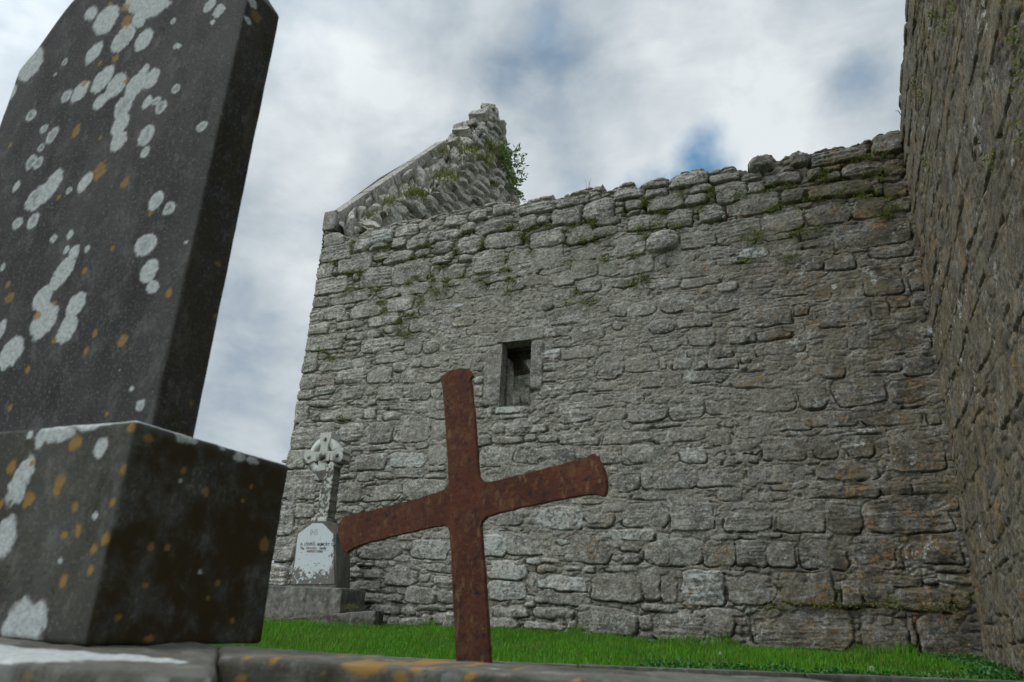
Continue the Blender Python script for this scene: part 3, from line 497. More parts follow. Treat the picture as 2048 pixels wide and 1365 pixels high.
# the window: straight dressed reveals, then splayed rubble embrasure
win = bpy.data.objects.new('window', None); COL.objects.link(win); win.parent = wall
win['label'] = 'small square headed window opening with dressed stone surround'
def ruled(name, a0, a1, b0, b1, mat, n=60, m=30, amp=.0, seed=0, tintv=1., par=win, stones=None, zonev=.1, mortv=.0, wv=0):
    """rough quad between edge a0-a1 and edge b0-b1"""
    a0, a1, b0, b1 = [np.array(v, float) for v in (a0, a1, b0, b1)]
    U, V = np.meshgrid(np.linspace(0, 1, n), np.linspace(0, 1, m))
    P = (a0 * (1 - U[..., None]) + a1 * U[..., None]) * (1 - V[..., None]) + (b0 * (1 - U[..., None]) + b1 * U[..., None]) * V[..., None]
    N = np.cross(a1 - a0, b0 - a0); N = N / np.linalg.norm(N); Lu = np.linalg.norm(a1 - a0); Lv = np.linalg.norm(b0 - a0)
    uu, vv = U * Lu, V * Lv; tt = np.full(U.shape, tintv); mm = np.full(U.shape, mortv)
    if stones:
        f1, f2, idr = voro(uu / stones[0] + .2 * fbm(uu * 6, vv * 6, 2, 3), vv / stones[1], seed); hgt = sst(.04, .3, f2 - f1) * .035 * (.5 + idr)
        P = P + N * hgt[..., None]; tt = tt * (.85 + .35 * ((idr * 9.1) % 1)); mm = 1 - sst(.05, .2, f2 - f1)
    P = P + N * (amp * fbm(uu * 9, vv * 9, 4, seed))[..., None]
    return build_sheet(name, P, n, m, False, mat, None, par, {'Col': np.stack([tt, 0 * tt, mm, 0 * tt + zonev], -1), 'Col2': np.stack([0 * tt + wv, 0 * tt + .15, 0 * tt, 0 * tt + 1], -1)})
fd = .13; y0 = YW - .02; y1 = YW + fd; y2 = YW + .85
xl2, xr2, zt2, zb2 = wl_ + .02, wr_ - .02, wt_ - .02, wb_
ruled('jamb', (wl_, y0, wb_), (wl_, y0, wt_), (wl_, y1, wb_), (wl_, y1, wt_), wallM, 60, 14, .002, 1, .95)
ruled('jamb', (wr_, y1, wb_), (wr_, y1, wt_), (wr_, y0, wb_), (wr_, y0, wt_), wallM, 60, 14, .002, 2, .95)
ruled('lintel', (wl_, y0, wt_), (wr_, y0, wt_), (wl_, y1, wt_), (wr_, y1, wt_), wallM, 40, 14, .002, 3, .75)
ruled('sill', (wl_, y1, wb_), (wr_, y1, wb_), (wl_, y0, wb_), (wr_, y0, wb_), wallM, 40, 14, .002, 4, 1., wv=.4)
ruled('rebate', (wl_ - .10, y1, wb_ - .05), (wl_ - .10, y1, wt_ + .07), (wl_, y1, wb_ - .05), (wl_, y1, wt_ + .07), wallM, 30, 6, .0, 4, .9)
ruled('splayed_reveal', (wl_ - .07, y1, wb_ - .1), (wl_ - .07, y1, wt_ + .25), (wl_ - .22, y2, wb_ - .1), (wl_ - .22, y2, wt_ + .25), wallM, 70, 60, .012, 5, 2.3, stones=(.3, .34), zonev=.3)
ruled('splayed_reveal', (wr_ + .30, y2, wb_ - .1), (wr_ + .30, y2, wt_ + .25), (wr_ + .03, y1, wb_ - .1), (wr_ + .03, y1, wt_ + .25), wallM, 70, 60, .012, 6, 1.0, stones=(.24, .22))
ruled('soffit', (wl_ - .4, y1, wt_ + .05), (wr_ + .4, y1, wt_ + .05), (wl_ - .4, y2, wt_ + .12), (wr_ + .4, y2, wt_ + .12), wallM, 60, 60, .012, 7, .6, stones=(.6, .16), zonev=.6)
ruled('ledge', (wl_ - .4, y2, wb_ - .05), (wr_ + .4, y2, wb_ - .05), (wl_ - .4, y1, wb_ - .03), (wr_ + .4, y1, wb_ - .03), wallM, 40, 40, .01, 8, .9, stones=(.3, .2))
ap = [onY(890 + x / K, 620 + y / K, YW + .62)[[0, 2]] for x, y in [(640, 300), (1140, 300), (1140, 500), (960, 508), (880, 512), (822, 522), (850, 550), (880, 600), (902, 650), (880, 680), (800, 695), (730, 705), (640, 705)]]  # dark piece added in the outline of the shaded part of the opening
def stonecol(o, tv, zv, wv=0., mv=0.):
    n = len(o.data.vertices)
    for k_, c_ in (('Col', (tv, 0, mv, zv)), ('Col2', (wv, .2, 0, 1))):
        at = o.data.attributes.new(k_, 'FLOAT_COLOR', 'POINT'); at.data.foreach_set('color', np.tile(c_, n).astype(np.float32))
stonecol(extr('recess_shadow_piece', [tuple(p) for p in ap], YW + .62, YW + .84, wallM, win, .01), .6, .7)
sp = [onY(890 + x / K, 620 + y / K, YW + .4)[[0, 2]] for x, y in [(600, 540), (712, 545), (716, 700), (706, 900), (700, 1100), (600, 1100)]]
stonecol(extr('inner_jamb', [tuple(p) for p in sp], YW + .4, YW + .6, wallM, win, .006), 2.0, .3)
# far side wall of the roofless nave, seen through the window
xs3 = np.arange(-9.2, 1.0, .03); zs3 = np.arange(-.4, 7.0, .03); X3, Z3 = np.meshgrid(xs3, zs3); R3 = []
z_ = -.4
while z_ < 6.9:
    ch_ = rs.uniform(.3, .55) if False else .42 + .12 * math.sin(z_ * 5); x_ = -9.3 + .2 * math.sin(z_ * 9)
    while x_ < 1: L_ = ch_ * (.8 + .9 * abs(math.sin(x_ * 7 + z_ * 3))); R3.append((x_, z_, x_ + L_ - .02, z_ + ch_ - .02, 3, '')); x_ += L_
    z_ += ch_
h3, t3, m3, e3, w3, o3, G3 = rubble(X3, Z3, R3, 0 * X3 + .5, 31, (.3, .14))
nw = tag(build_sheet('stone_wall', np.stack([X3, 14.6 - h3, np.minimum(Z3, 6.8 + .1 * fbm(X3 * 2, X3 * 0, 3, 4))], -1), len(xs3), len(zs3), False, wallM, None, None, {'Col': np.stack([t3 * 2.3, 0 * t3, m3, 0 * t3 + .45], -1), 'Col2': np.stack([w3, 0 * t3 + .1, 0 * t3, 0 * t3 + 1], -1)}), 'brownish inner wall of the ruin glimpsed only through the small window', 'wall')
plainbox('wall_core', -9.2, .9, 14.75, 15.4, -.4, 5.0, wallM, nw, .12, .03, .03, 4, 19)
# thin slate tip that projects from the quoins
q = onY(572, 921, YW); plainbox('projecting_slate', q[0] - .12, q[0] + .1, YW + .05, YW + .3, q[2] - .015, q[2] + .02, wallM, wall, .02, .008, .006, 12, 8, .7)

# ---- east wall, running towards the camera
g2 = .0105
ys = np.arange(1.9, 8.12, g2); zs2 = np.arange(-.6, 6.5, g2); Yg, Zg = np.meshgrid(ys, zs2)
rs = np.random.RandomState(12); RST = []
zc_ = -.45
while zc_ < 5.6:
    chh = rs.uniform(.16, .40); yc = 1.8 + rs.uniform(-.2, 0)
    while yc < 8.1:
        L_ = chh * rs.uniform(.9, 2.6) + .04; t0 = zc_ + .04 * math.sin(yc * 1.3 + zc_)
        if rs.rand() < .80: RST.append((yc, t0 + rs.uniform(0, .03), yc + L_ - .02, t0 + chh - rs.uniform(.01, .04), rs.choice([2, 2, 3, 3, 4]), 'o' if rs.rand() < .5 else ('d' if rs.rand() < .12 else '')))
        yc += L_ + (rs.uniform(0, .05) if rs.rand() < .5 else 0)
    zc_ += chh
TR = np.array([(1.5, 5.5), (4, 5.52), (6.19, 5.49), (6.57, 5.48), (7.15, 5.53), (7.72, 5.43), (7.94, 5.27), (8.2, 5.2)])
ztr = np.interp(Yg, TR[:, 0], TR[:, 1]) + .03 * fbm(Yg * 6, Yg * 0, 3, 4)
dry2 = np.clip(.18 + .45 * sst(3.8, 5.0, Zg) + .3 * fbm(Yg * .8, Zg * .8, 3, 15), 0, 1)
h2, t2, m2, e2, w2, o2, G2 = rubble(Yg, Zg, RST, dry2, 21, (.26, .12), .35, .55)
h2 = h2 * .66
over = np.clip(Zg - ztr, 0, None); Xw = XR - h2 + .0 * Yg; Zn2 = np.where(over > 0, ztr + .02 * fbm(Yg * 7, Zg * 7, 2, 8), Zg); Xw = np.where(over > 0, XR - h2 * .6 + np.clip(over, 0, .9), Xw)
z2 = np.clip(.55 + .3 * fbm(Yg * 1.2, Zg * 1.2, 3, 33) + .2 * e2, 0, 1)
ms2 = np.clip((G2 > .02) * sst(.74, .9, vn(Yg * 3.1, Zg * 3.1, 55)) * sst(2.0, 4.0, Zg) * .9, 0, 1)
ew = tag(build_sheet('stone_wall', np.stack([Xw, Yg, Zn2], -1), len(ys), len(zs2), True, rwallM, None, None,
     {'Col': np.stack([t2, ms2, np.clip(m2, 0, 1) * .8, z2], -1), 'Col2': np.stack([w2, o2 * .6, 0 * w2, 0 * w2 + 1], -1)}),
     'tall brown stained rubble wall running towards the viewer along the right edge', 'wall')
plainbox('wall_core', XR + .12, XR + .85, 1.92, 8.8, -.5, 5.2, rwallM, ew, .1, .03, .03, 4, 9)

# ---- gable
gab = bpy.data.objects.new('stone_gable', None); COL.objects.link(gab); gab.location = (0, 0, 0)
tag(gab, 'ruined steep gable of rough stone rising above the left end of the wall', 'gable')
C0 = [onX(x, y, -7.0) for x, y in [(659, 430), (700, 397), (760, 353), (820, 318), (872, 292), (890, 290), (900, 276), (917, 266), (922, 253), (938, 247), (945, 235), (960, 228), (966, 219), (984, 215), (989, 222), (993, 245), (1004, 300), (1018, 350), (1033, 410)]]
C1d = [(715, 455, -6.45), (745, 440, -6.3), (793, 406, -6.2), (845, 390, -6.25), (874, 378, -6.3), (895, 371, -6.32), (905, 362, -6.35), (916, 350, -6.4), (925, 335, -6.42), (935, 318, -6.5), (948, 296, -6.55), (962, 270, -6.6), (972, 250, -6.65), (984, 227, -6.8), (989, 232, -6.8), (994, 250, -6.75), (1006, 302, -6.65), (1020, 352, -6.6), (1035, 411, -6.6)]
C1 = [onX(x, y, xx) for x, y, xx in C1d]
C0 = np.array(C0); C1 = np.array(C1)
def resamp(C, n):
    s = np.r_[0, np.cumsum(np.linalg.norm(np.diff(C, axis=0), axis=1))]; u = np.linspace(0, len(C) - 1, n); return np.stack([np.interp(u, np.arange(len(C)), C[:, k]) for k in range(3)], -1)
ns = 620; A0 = resamp(C0, ns); A1 = resamp(C1, ns)
drop = np.interp(np.linspace(0, 18, ns), [0, 4.0, 4.35, 5], [.26, .26, .02, 0]); A0[:, 2] -= drop; A0[:, 0] += np.interp(np.linspace(0, 18, ns), [0, 4.2, 4.6], [.19, .19, 0])
A1 = A1 + np.stack([0 * A1[:, 0], .05 * fbm(A1[:, 2] * 5, A1[:, 1] * 5, 3, 3), .07 * fbm(A1[:, 1] * 6, A1[:, 2] * 4, 3, 8)], -1)
rowsT = []
nt = 70; sag = np.interp(np.linspace(0, 18, ns), [0, 3, 6, 9, 18], [.12, .25, .16, .02, 0])
for k in range(nt):
    t = k / (nt - 1); p = A0 * (1 - t) + A1 * t; p = p.copy(); p[:, 2] -= sag * math.sin(math.pi * t); rowsT.append(p)
rowsF = []; nf_ = 330; zbot = 5.0
for k in range(1, nf_):
    t = k / (nf_ - 1); p = A1.copy(); p[:, 2] = A1[:, 2] + (zbot - A1[:, 2]) * t; p[:, 0] = A1[:, 0] + (-6.2 - A1[:, 0]) * np.clip(t * 2.2, 0, 1) * .9; rowsF.append(p)
PG = np.stack(rowsT + rowsF)
du = np.gradient(PG, axis=1); dv = np.gradient(PG, axis=0); NG = np.cross(du, dv); NG /= np.maximum(np.linalg.norm(NG, axis=-1, keepdims=True), 1e-9)
NG = np.where((NG[..., :1] < -.2), -NG, NG)
# stones: coursed in depth (Y) and height (Z) on the face, rubble on the slope
isF = np.zeros(PG.shape[:2]); isF[nt:] = 1; isF[nt - 14:nt] = np.linspace(0, 1, 14)[:, None]
yy, zz = PG[..., 1], PG[..., 2]
f1, f2, idr = voro(yy / .44 + .35 * fbm(yy * 2, zz * 2, 2, 5) + .5 * np.floor(zz / .20) * 1.7, zz / .20 + .25 * fbm(yy * 1.4, zz * 2, 2, 15), 4)
f1b, f2b, idb = voro(PG[..., 0] / .22 + .4 * fbm(yy * 3, zz * 3, 2, 25), yy / .24 + .3 * fbm(yy * 3, zz * 3, 2, 35), 8)
hF = sst(.03, .42, f2 - f1) * (.05 + .10 * idr) ; hT = sst(.03, .40, f2b - f1b) * (.05 + .15 * idb)
hg = hF * isF + hT * (1 - isF) + .035 * f3(PG[..., 0] * 5, yy * 5, zz * 5, 4, 3)
PG = PG + NG * (hg - .04)[..., None]
idm = np.where(isF > .5, idr, idb); ddm = np.where(isF > .5, f2 - f1, f2b - f1b)
mg = 1 - sst(.03, .2, ddm)
msg = np.clip(mg * sst(.45, .65, vn(yy * 3, zz * 3, 5)) * .9, 0, 1)
build_sheet('ragged_core', PG, ns, nt + nf_ - 1, False, wallM, None, gab, {'Col': np.stack([1.3 + .4 * ((idm * 7.7) % 1), msg, mg * .5, 0 * mg + .12], -1), 'Col2': np.stack([.35 * ((idm * 3.3) % 1 > .6), .1 + 0 * mg, 0 * mg, 0 * mg + 1], -1)})
# outer side of the gable
A0o = resamp(C0, ns); A0o[:, 2] -= .03
back = np.stack([np.stack([A0o[:, 0] + .0, A0o[:, 1], A0o[:, 2] + (5.0 - A0o[:, 2]) * t], -1) for t in np.linspace(0, 1, 30)])
build_sheet('outer_face', back, ns, 30, True, wallM, None, gab, {'Col': np.tile([1, 0, .3, .2], (30, ns, 1)), 'Col2': np.tile([0, 0, 0, 1.], (30, ns, 1))})
endf = np.stack([np.stack([A0o[-90:, k] * (1 - t) + A1[-90:, k] * t for k in range(3)], -1) + np.array([0, .05, 0]) for t in np.linspace(0, 1, 12)])
build_sheet('broken_end', endf, 90, 12, True, wallM, None, gab, {'Col': np.tile([1, .2, .3, .2], (12, 90, 1)), 'Col2': np.tile([0, 0, 0, 1.], (12, 90, 1))})
def coping(p0, p1, w, th, seed, tv):
    """sloping coping slab from p0 to p1 along the gable"""
    p0, p1 = np.array(p0), np.array(p1); d = p1 - p0; L = np.linalg.norm(d); d = d / L; nn = np.array([0, -d[2], d[1]])
    V, Fc, N = box_np(0, w, 0, L, -th, 0, .025, .012, .007, 7, seed); n = len(V)
    Wd = p0 + V[:, :1] * np.array([1., 0, 0]) + V[:, 1:2] * d + V[:, 2:3] * nn
    ca = np.tile([tv, 0, 0, .1], (n, 1)); cb = np.tile([0.15, .1, 0, 1], (n, 1))
    return link('coping_slab', npmesh('coping_slab', Wd, Fc, 4, {'Col': ca, 'Col2': cb}), wallM, gab)
cp0, cp1 = onX(659, 427, -7.0), onX(872, 284.5, -7.0)
br = [0, .235, .43, .66, .82, 1]
for i in range(5):
    a = cp0 + (cp1 - cp0) * (br[i] + .003); b = cp0 + (cp1 - cp0) * (br[i + 1] - .003)
    coping(a + np.array([0, 0, .004 * (i % 2)]), b + np.array([0, 0, .004 * (i % 2)]), .21 + .012 * (i % 3), [.24, .20, .22, .18, .24][i], i, [1.15, 1.3, 1.2, 1.35, 1.25][i])
# kneeler block at the eaves
k0 = onY(652, 463, YW); k1 = onY(659, 427, YW)
kv, kf, kn = box_np(-7.02, -6.79, YW - .03, YW + .42, k0[2] + .01, k1[2] + .02, .02, .012, .006, 7, 5)
sl_ = (k1[2] + .02 - k0[2]) * 0
link('kneeler', npmesh('kneeler', kv, kf, 4, {'Col': np.tile([1.05, 0, 0, .1], (len(kv), 1)), 'Col2': np.tile([.1, .1, 0, 1], (len(kv), 1))}), wallM, gab)
# loose capping stones near the peak
def rock(name, c, s, seed, mat, parent=None, rot=(0, 0, 0), cell=.03, tv=1.4, wv=0., rad=.28, amp=.26):
    V, Fc, N = box_np(-s[0], s[0], -s[1], s[1], -s[2], s[2], cell, min(s) * rad * 1.0, min(s) * amp, 2.2 / max(s), seed)
    Rm = np.array(Matrix.Rotation(rot[2], 3, 'Z') @ Matrix.Rotation(rot[1], 3, 'Y') @ Matrix.Rotation(rot[0], 3, 'X'))
    V = V @ Rm.T + np.array(c); n = len(V)
    return link(name, npmesh(name, V, Fc, 4, {'Col': np.tile([tv, 0, 0, .15], (n, 1)), 'Col2': np.tile([wv, .1, 0, 1], (n, 1))}), mat, parent)
p = onX(977, 224, -6.95); rock('cap_stone', p, (.17, .20, .07), 3, wallM, gab, (R(-12), R(8), R(20)), .02, 1.3)
p = onX(970, 240, -6.9); rock('cap_stone', p, (.20, .24, .12), 13, wallM, gab, (R(-30), R(4), R(-10)), .02, 1.4, .3)
p = onX(938, 258, -6.95); rock('cap_stone', p, (.28, .26, .07), 4, wallM, gab, (R(10), R(-6), R(0)), .02, 1.45, .2)
p = onX(958, 246, -6.9); rock('cap_stone', p, (.2, .26, .12), 5, wallM, gab, (R(-35), R(4), R(10)), .02, 1.4, .3)
p = onX(910, 292, -6.8); rock('cap_stone', p, (.13, .15, .08), 6, wallM, gab, (R(-30), R(4), R(-10)), .02, 1.4, .3)
p = onX(925, 275, -6.85); rock('cap_stone', p, (.18, .2, .09), 7, wallM, gab, (R(-38), R(0), R(10)), .02, 1.45, .3)
p = onX(1001, 268, -6.75); rock('cap_stone', p, (.1, .12, .3), 8, wallM, gab, (R(20), R(10), R(10)), .02, 1.2)

# ------------------------------------------------------------------ leaf clusters
def leaves(name, clusters, mat, parent=None, seed=0):
    """clusters: (centre, spread(3), count, leaf length, leaf width, direction, dryness)"""
    rs = np.random.RandomState(seed); V = []; C = []
    for (c, sp, n, ll, lw, dr, dy) in clusters:
        base = np.array(c) + rs.randn(n, 3) * np.array(sp) * .5
        d = rs.randn(n, 3) * .75 + np.array(dr); d /= np.linalg.norm(d, axis=1, keepdims=True)
        sdv = np.cross(d, rs.randn(n, 3)); sdv /= np.linalg.norm(sdv, axis=1, keepdims=True)
        L = ll * rs.uniform(.55, 1.25, (n, 1)); Wd = lw * rs.uniform(.6, 1.2, (n, 1)); nn = np.cross(d, sdv)
        mid = base + d * L * .5 + nn * L * .10
        V.append(np.stack([base, mid + sdv * Wd, base + d * L, mid - sdv * Wd], 1).reshape(-1, 3))
        tv = rs.uniform(0, 1, n); dv_ = (rs.rand(n) < dy) * rs.uniform(.4, 1, n)
        C.append(np.repeat(np.stack([tv, dv_, 0 * tv, 0 * tv + 1], -1), 4, 0))
    V = np.concatenate(V); C = np.concatenate(C); n = len(V) // 4
    return link(name, npmesh(name, V, np.arange(n * 4).reshape(-1, 4), 4, {'Col': C}, smooth=False), mat, parent)
rs = np.random.RandomState(5); cl_ = []
for (px, py) in moss_px:
    if rs.rand() < .22: continue
    c = onY(px + rs.uniform(-2, 2), py + rs.uniform(-2, 2), YW - .035); s_ = rs.uniform(.3, .95)
    cl_.append((c, (.10 * s_, .04, .055 * s_), int(75 * s_), .028, .0055, (0, -.5, .25), .18))
    if rs.rand() < .5: cl_.append((c + np.array([rs.uniform(-.12, .12), 0, rs.uniform(-.05, .04)]), (.07, .03, .03), 40, .024, .006, (0, -.4, .1), .2))
for i in range(26):
    c = onY(1520 + rs.rand() * 420, 1212 + rs.randn() * 5, YW - .03); cl_.append((c, (.12, .03, .03), 40, .022, .006, (0, -.4, .2), .5))
tag(leaves('wall_moss', cl_, mossM, None, 3), 'small green tufts of moss and fern in the joints of the long grey wall', 'moss', kind='stuff')
cl_ = []
for (px, py, X_, n, dx_) in [(1985, 40, 0, 0, 0)]: pass
for (px, py) in [(1905, 5), (1885, 60), (1865, 25), (1830, 170), (1845, 190), (2030, 75), (2042, 150), (2045, 260), (1978, 315), (1855, 330)]:
    c = onX(px, py, XR - .04); cl_.append((c, (.03, .06, .10), 34, .03, .007, (-.5, 0, -.2), .15))
tag(leaves('fern_tufts', cl_, mossM, None, 4), 'dark green ferns hanging from cracks high on the brown wall at the right edge', 'ferns', kind='stuff')
# gable grasses
cl_ = []
for (px, py, X_, n, s_, dy) in [(745, 435, -6.5, 70, .5, .6), (782, 410, -6.45, 160, .8, .45), (822, 392, -6.4, 200, .9, .35), (835, 392, -6.4, 160, .8, .35), (885, 357, -6.35, 200, 1.0, .4), (905, 355, -6.35, 120, .8, .6), (885, 303, -6.7, 120, .6, .7), (925, 300, -6.5, 130, .8, .4), (945, 308, -6.45, 130, .8, .4), (980, 300, -6.5, 240, 1., .3), (972, 325, -6.45, 200, 1., .35), (988, 370, -6.4, 100, .5, .1), (970, 250, -6.8, 60, .4, .2), (700, 505, -6.4, 0, .3, .2), (1015, 400, -6.5, 60, .4, .2)]:
    if n: cl_.append((onX(px, py, X_ + .09), (.20 * s_, .24 * s_, .12 * s_), n, .12 * s_ + .03, .007, (0.3, -.3, .9), dy * .8))
tag(leaves('dry_grass', cl_, mossM, None, 6), 'tufts of yellow green grass growing on the broken slope of the gable', 'grass', kind='stuff')
# sapling hanging over the gable's broken edge
sap = bpy.data.objects.new('sapling', None); COL.objects.link(sap); sap.location = (0, 0, 0)
tag(sap, 'leafy green sapling leaning out over the broken right edge of the gable', 'sapling')
def tube(name, paths, mat, parent=None, res=6):
    V = []; Fc = []; off = 0
    for pts, r0, r1 in paths:
        pts = np.array(pts, float); n = len(pts)
        for i in range(n):
            t = pts[min(i + 1, n - 1)] - pts[max(i - 1, 0)]; t = t / np.linalg.norm(t); a = np.cross(t, [.3, .9, .2]); a /= np.linalg.norm(a); b = np.cross(t, a); r = r0 + (r1 - r0) * i / (n - 1)
            for k in range(res): th = 2 * math.pi * k / res; V.append(pts[i] + r * (math.cos(th) * a + math.sin(th) * b))
        for i in range(n - 1):
            for k in range(res): Fc.append((off + i * res + k, off + i * res + (k + 1) % res, off + (i + 1) * res + (k + 1) % res, off + (i + 1) * res + k))
        off += n * res
    return link(name, npmesh(name, V, Fc, 4), mat, parent)
root = onX(992, 345, -6.5); paths = []; cl_ = []; rs = np.random.RandomState(11)
for (px, py, X_) in [(1046, 312, -6.35), (1050, 350, -6.3), (1036, 395, -6.4), (1028, 335, -6.4), (1012, 290, -6.5), (1030, 372, -6.4), (1005, 318, -6.4), (1018, 352, -6.4), (1048, 404, -6.4), (1042, 330, -6.3), (1036, 300, -6.4), (1040, 360, -6.4), (1000, 300, -6.5)]:
    e_ = onX(px, py, X_); pts = []
    for i in range(9): t = i / 8; pts.append(root * (1 - t) + e_ * t + np.array([.05 * math.sin(3 * t + px), 0, .18 * math.sin(math.pi * t) * (1 if py < 360 else .3)]) + rs.randn(3) * .012)
    paths.append((pts, .012, .003))
    for i in range(4, 9): cl_.append((pts[i], (.07, .07, .07), 7, .13, .026, (.5, -.2, -.15), .02))
tube('stem', paths, woodM, sap); leaves('foliage', cl_, leafM, sap, 8)
# bare twigs on the wall top and edges
tw = []
for (px, py, ex_, ey_) in [(1172, 378, 1170, 358), (1176, 376, 1181, 356), (1180, 376, 1176, 362)]:
    a = onY(px, py, YW + .05); b = onY(ex_, ey_, YW + .05); tw.append(([a, (a + b) / 2 + np.array([.01, 0, .01]), b], .003, .0015))
tag(tube('dead_twig', tw, woodM), 'thin dead twig standing on the ragged wall top left of the blue sky gap', 'twig')
a = onX(1803, 232, XR - .02); b = onX(1791, 222, XR - .25)
tag(tube('dead_twig', [([a, (a + b) / 2 + np.array([0, 0, .03]), b], .004, .002)], woodM), 'curved bare twig sticking out of the top of the brown wall at right', 'twig')

# ------------------------------------------------------------------ ground
def gz(X, Y): return -.185 + .030 * (Y - 8) + .018 * fbm(np.asarray(X) * .9, np.asarray(Y) * .9, 3, 41) + .03 * np.exp(-((np.asarray(X) + 3.2) / .7) ** 2 - ((np.asarray(Y) - 7.6) / .5) ** 2)
gx = np.r_[-900, -300, -100, -40, -20, -14, np.arange(-10, 3, .1), 5, 10, 20, 60, 200, 900]; gy = np.r_[-900, -200, -50, -15, -6, np.arange(-3, 10, .1), 12, 16, 30, 80, 300, 900]
GX, GY = np.meshgrid(gx, gy)
GZ = gz(np.clip(GX, -12, 4), np.clip(GY, 1.7, 9)); GZ = np.where(GY < 1.7, GZ - .13 * sst(1.7, 1.2, GY), GZ)
tag(build_sheet('ground', np.stack([GX, GY, GZ], -1), len(gx), len(gy), False, soilM), kind='structure')
# far kerb edge
ka = onY(1000, 1324, 4.2); kb = onY(2048, 1364, 5.2); kd = kb - ka; kdir = kd / np.linalg.norm(kd)
def kerbY(X): return ka[1] + (X - ka[0]) / kd[0] * kd[1]
rs = np.random.RandomState(3); N = 150000
bx = rs.uniform(-8.2, .98, N); by = rs.uniform(2.6, 7.99, N) ** 1.0
keep = (by > kerbY(bx) + .03) | (bx < -2.9)
keep &= ~((bx > -6.7) & (bx < -4.85) & (by > 6.98)); keep &= (by < 7.97) | (bx < -7.05)
keep &= rs.rand(N) < .45 + .9 * vn(bx * 2.3, by * 2.3, 6)
bx, by = bx[keep], by[keep]; n = len(bx); bz = gz(bx, by)
clump = vn(bx * 3, by * 3, 9); hgt = rs.uniform(.030, .062, n) * (.7 + .6 * clump) * np.where(by > 7.75, 1.2 + .9 * (vn(bx * 4, by * 0, 3) > .6), 1) * np.where((bx > -.3) & (by < 6.4), .75, 1)
ang = rs.uniform(0, 2 * math.pi, n); lean = rs.uniform(.05, .5, n) * hgt; wdt = rs.uniform(.0016, .0034, n); ax, ay = np.cos(ang), np.sin(ang); fa = rs.uniform(0, math.pi, n); sx, sy = np.cos(fa) * wdt, np.sin(fa) * wdt
b0 = np.stack([bx, by, bz - .005], -1); mdl = b0 + np.stack([ax * lean * .35, ay * lean * .35, hgt * .55], -1); tp = b0 + np.stack([ax * lean, ay * lean, hgt], -1); sv = np.stack([sx, sy, 0 * sx], -1)
V = np.stack([b0 - sv, b0 + sv, mdl + sv * .85, mdl - sv * .85, tp + sv * .2, tp - sv * .2], 1).reshape(-1, 3)
i = np.arange(n)[:, None] * 6; Fq = np.concatenate([i + np.array([[0, 1, 2, 3]]), i + np.array([[3, 2, 4, 5]])], 1).reshape(-1, 4)
tv = np.clip(rs.uniform(0, 1, n) * .7 + .5 * (clump - .3), 0, 1); dr_ = (rs.rand(n) < .09 + .16 * (vn(bx * 2, by * 2, 77) > .62)) * rs.uniform(.3, .8, n)
C = np.repeat(np.stack([tv, dr_, 0 * tv, 0 * tv + 1], -1), 6, 0)
tag(link('grass', npmesh('grass', V, Fq, 4, {'Col': C}, smooth=False), grassM), 'short bright green mown grass between the kerb and the foot of the stone walls', 'grass', kind='stuff')
cl_ = []
for i in range(190):
    t = rs.rand() ** .7; 
    if i < 110: x_ = rs.uniform(-1.2, .55); y_ = kerbY(x_) + .08 + abs(rs.randn()) * .22
    else: x_ = .9 - abs(rs.randn()) * .12; y_ = rs.uniform(5.9, 7.9)
    cl_.append(((x_, y_, float(gz(x_, y_)) + .03), (.07, .07, .03), 26, .028, .012, (0, -.2, .7), .04))
tag(leaves('clover', cl_, cloverM, None, 9), 'dark clover and weeds along the kerb and in the corner by the brown wall', 'clover', kind='stuff')
# daisies and a pale stone in the grass
dM = simple('petal_white', (.7, .7, .7), (.8, .8, .78), 30); yM = simple('daisy_yellow', (.5, .35, .03), (.6, .4, .05), 30)
def daisy(px, py, Y_, s, label):
    c = onY(px, py, Y_); r = bpy.data.objects.new('daisy', None); COL.objects.link(r); r.location = c; tag(r, label, 'daisy', 'white daisies in the grass')
    V = []; Fc = []
    for k in range(12):
        a = 2 * math.pi * k / 12; o = len(V)
        for rr_, aa in ((.2, 0), (.8, -.16), (1, 0), (.8, .16)): V.append((rr_ * s * math.cos(a + aa), -.3 * s * math.sin(a + aa) - .02 * s, .9 * rr_ * s * math.sin(a + aa)))
        Fc.append((o, o + 1, o + 2, o + 3))
    link('petals', npmesh('petals', V, Fc, 4, smooth=False), dM, r)
    V, Fq_, _ = box_np(-.25 * s, .25 * s, -.2 * s, .1 * s, -.22 * s, .22 * s, .1 * s, .1 * s, 0); link('centre', npmesh('centre', V, Fq_, 4), yM, r)
    tube('stalk', [([(0, .002, 0), (.002, .004, -.03), (0, .004, -.06)], .0015, .0015)], grassM, r)
daisy(1441, 1307, 5.7, .014, 'white daisy in the grass just above the far kerb, middle one of three')
daisy(1743, 1337, 5.35, .016, 'white daisy nearest the right corner, close above the far kerb')
daisy(1859, 1350, 5.3, .011, 'small pale daisy at the kerb edge, farthest right of the three')
q = onY(905, 1258, 7.75)
tag(rock('field_stone', (q[0], 7.75, q[2]), (.10, .09, .16), 31, wallM, None, (R(6), R(8), R(20)), .012, 1.2, .45), 'upright pale stone at the wall foot just left of the iron cross shaft', 'stone')

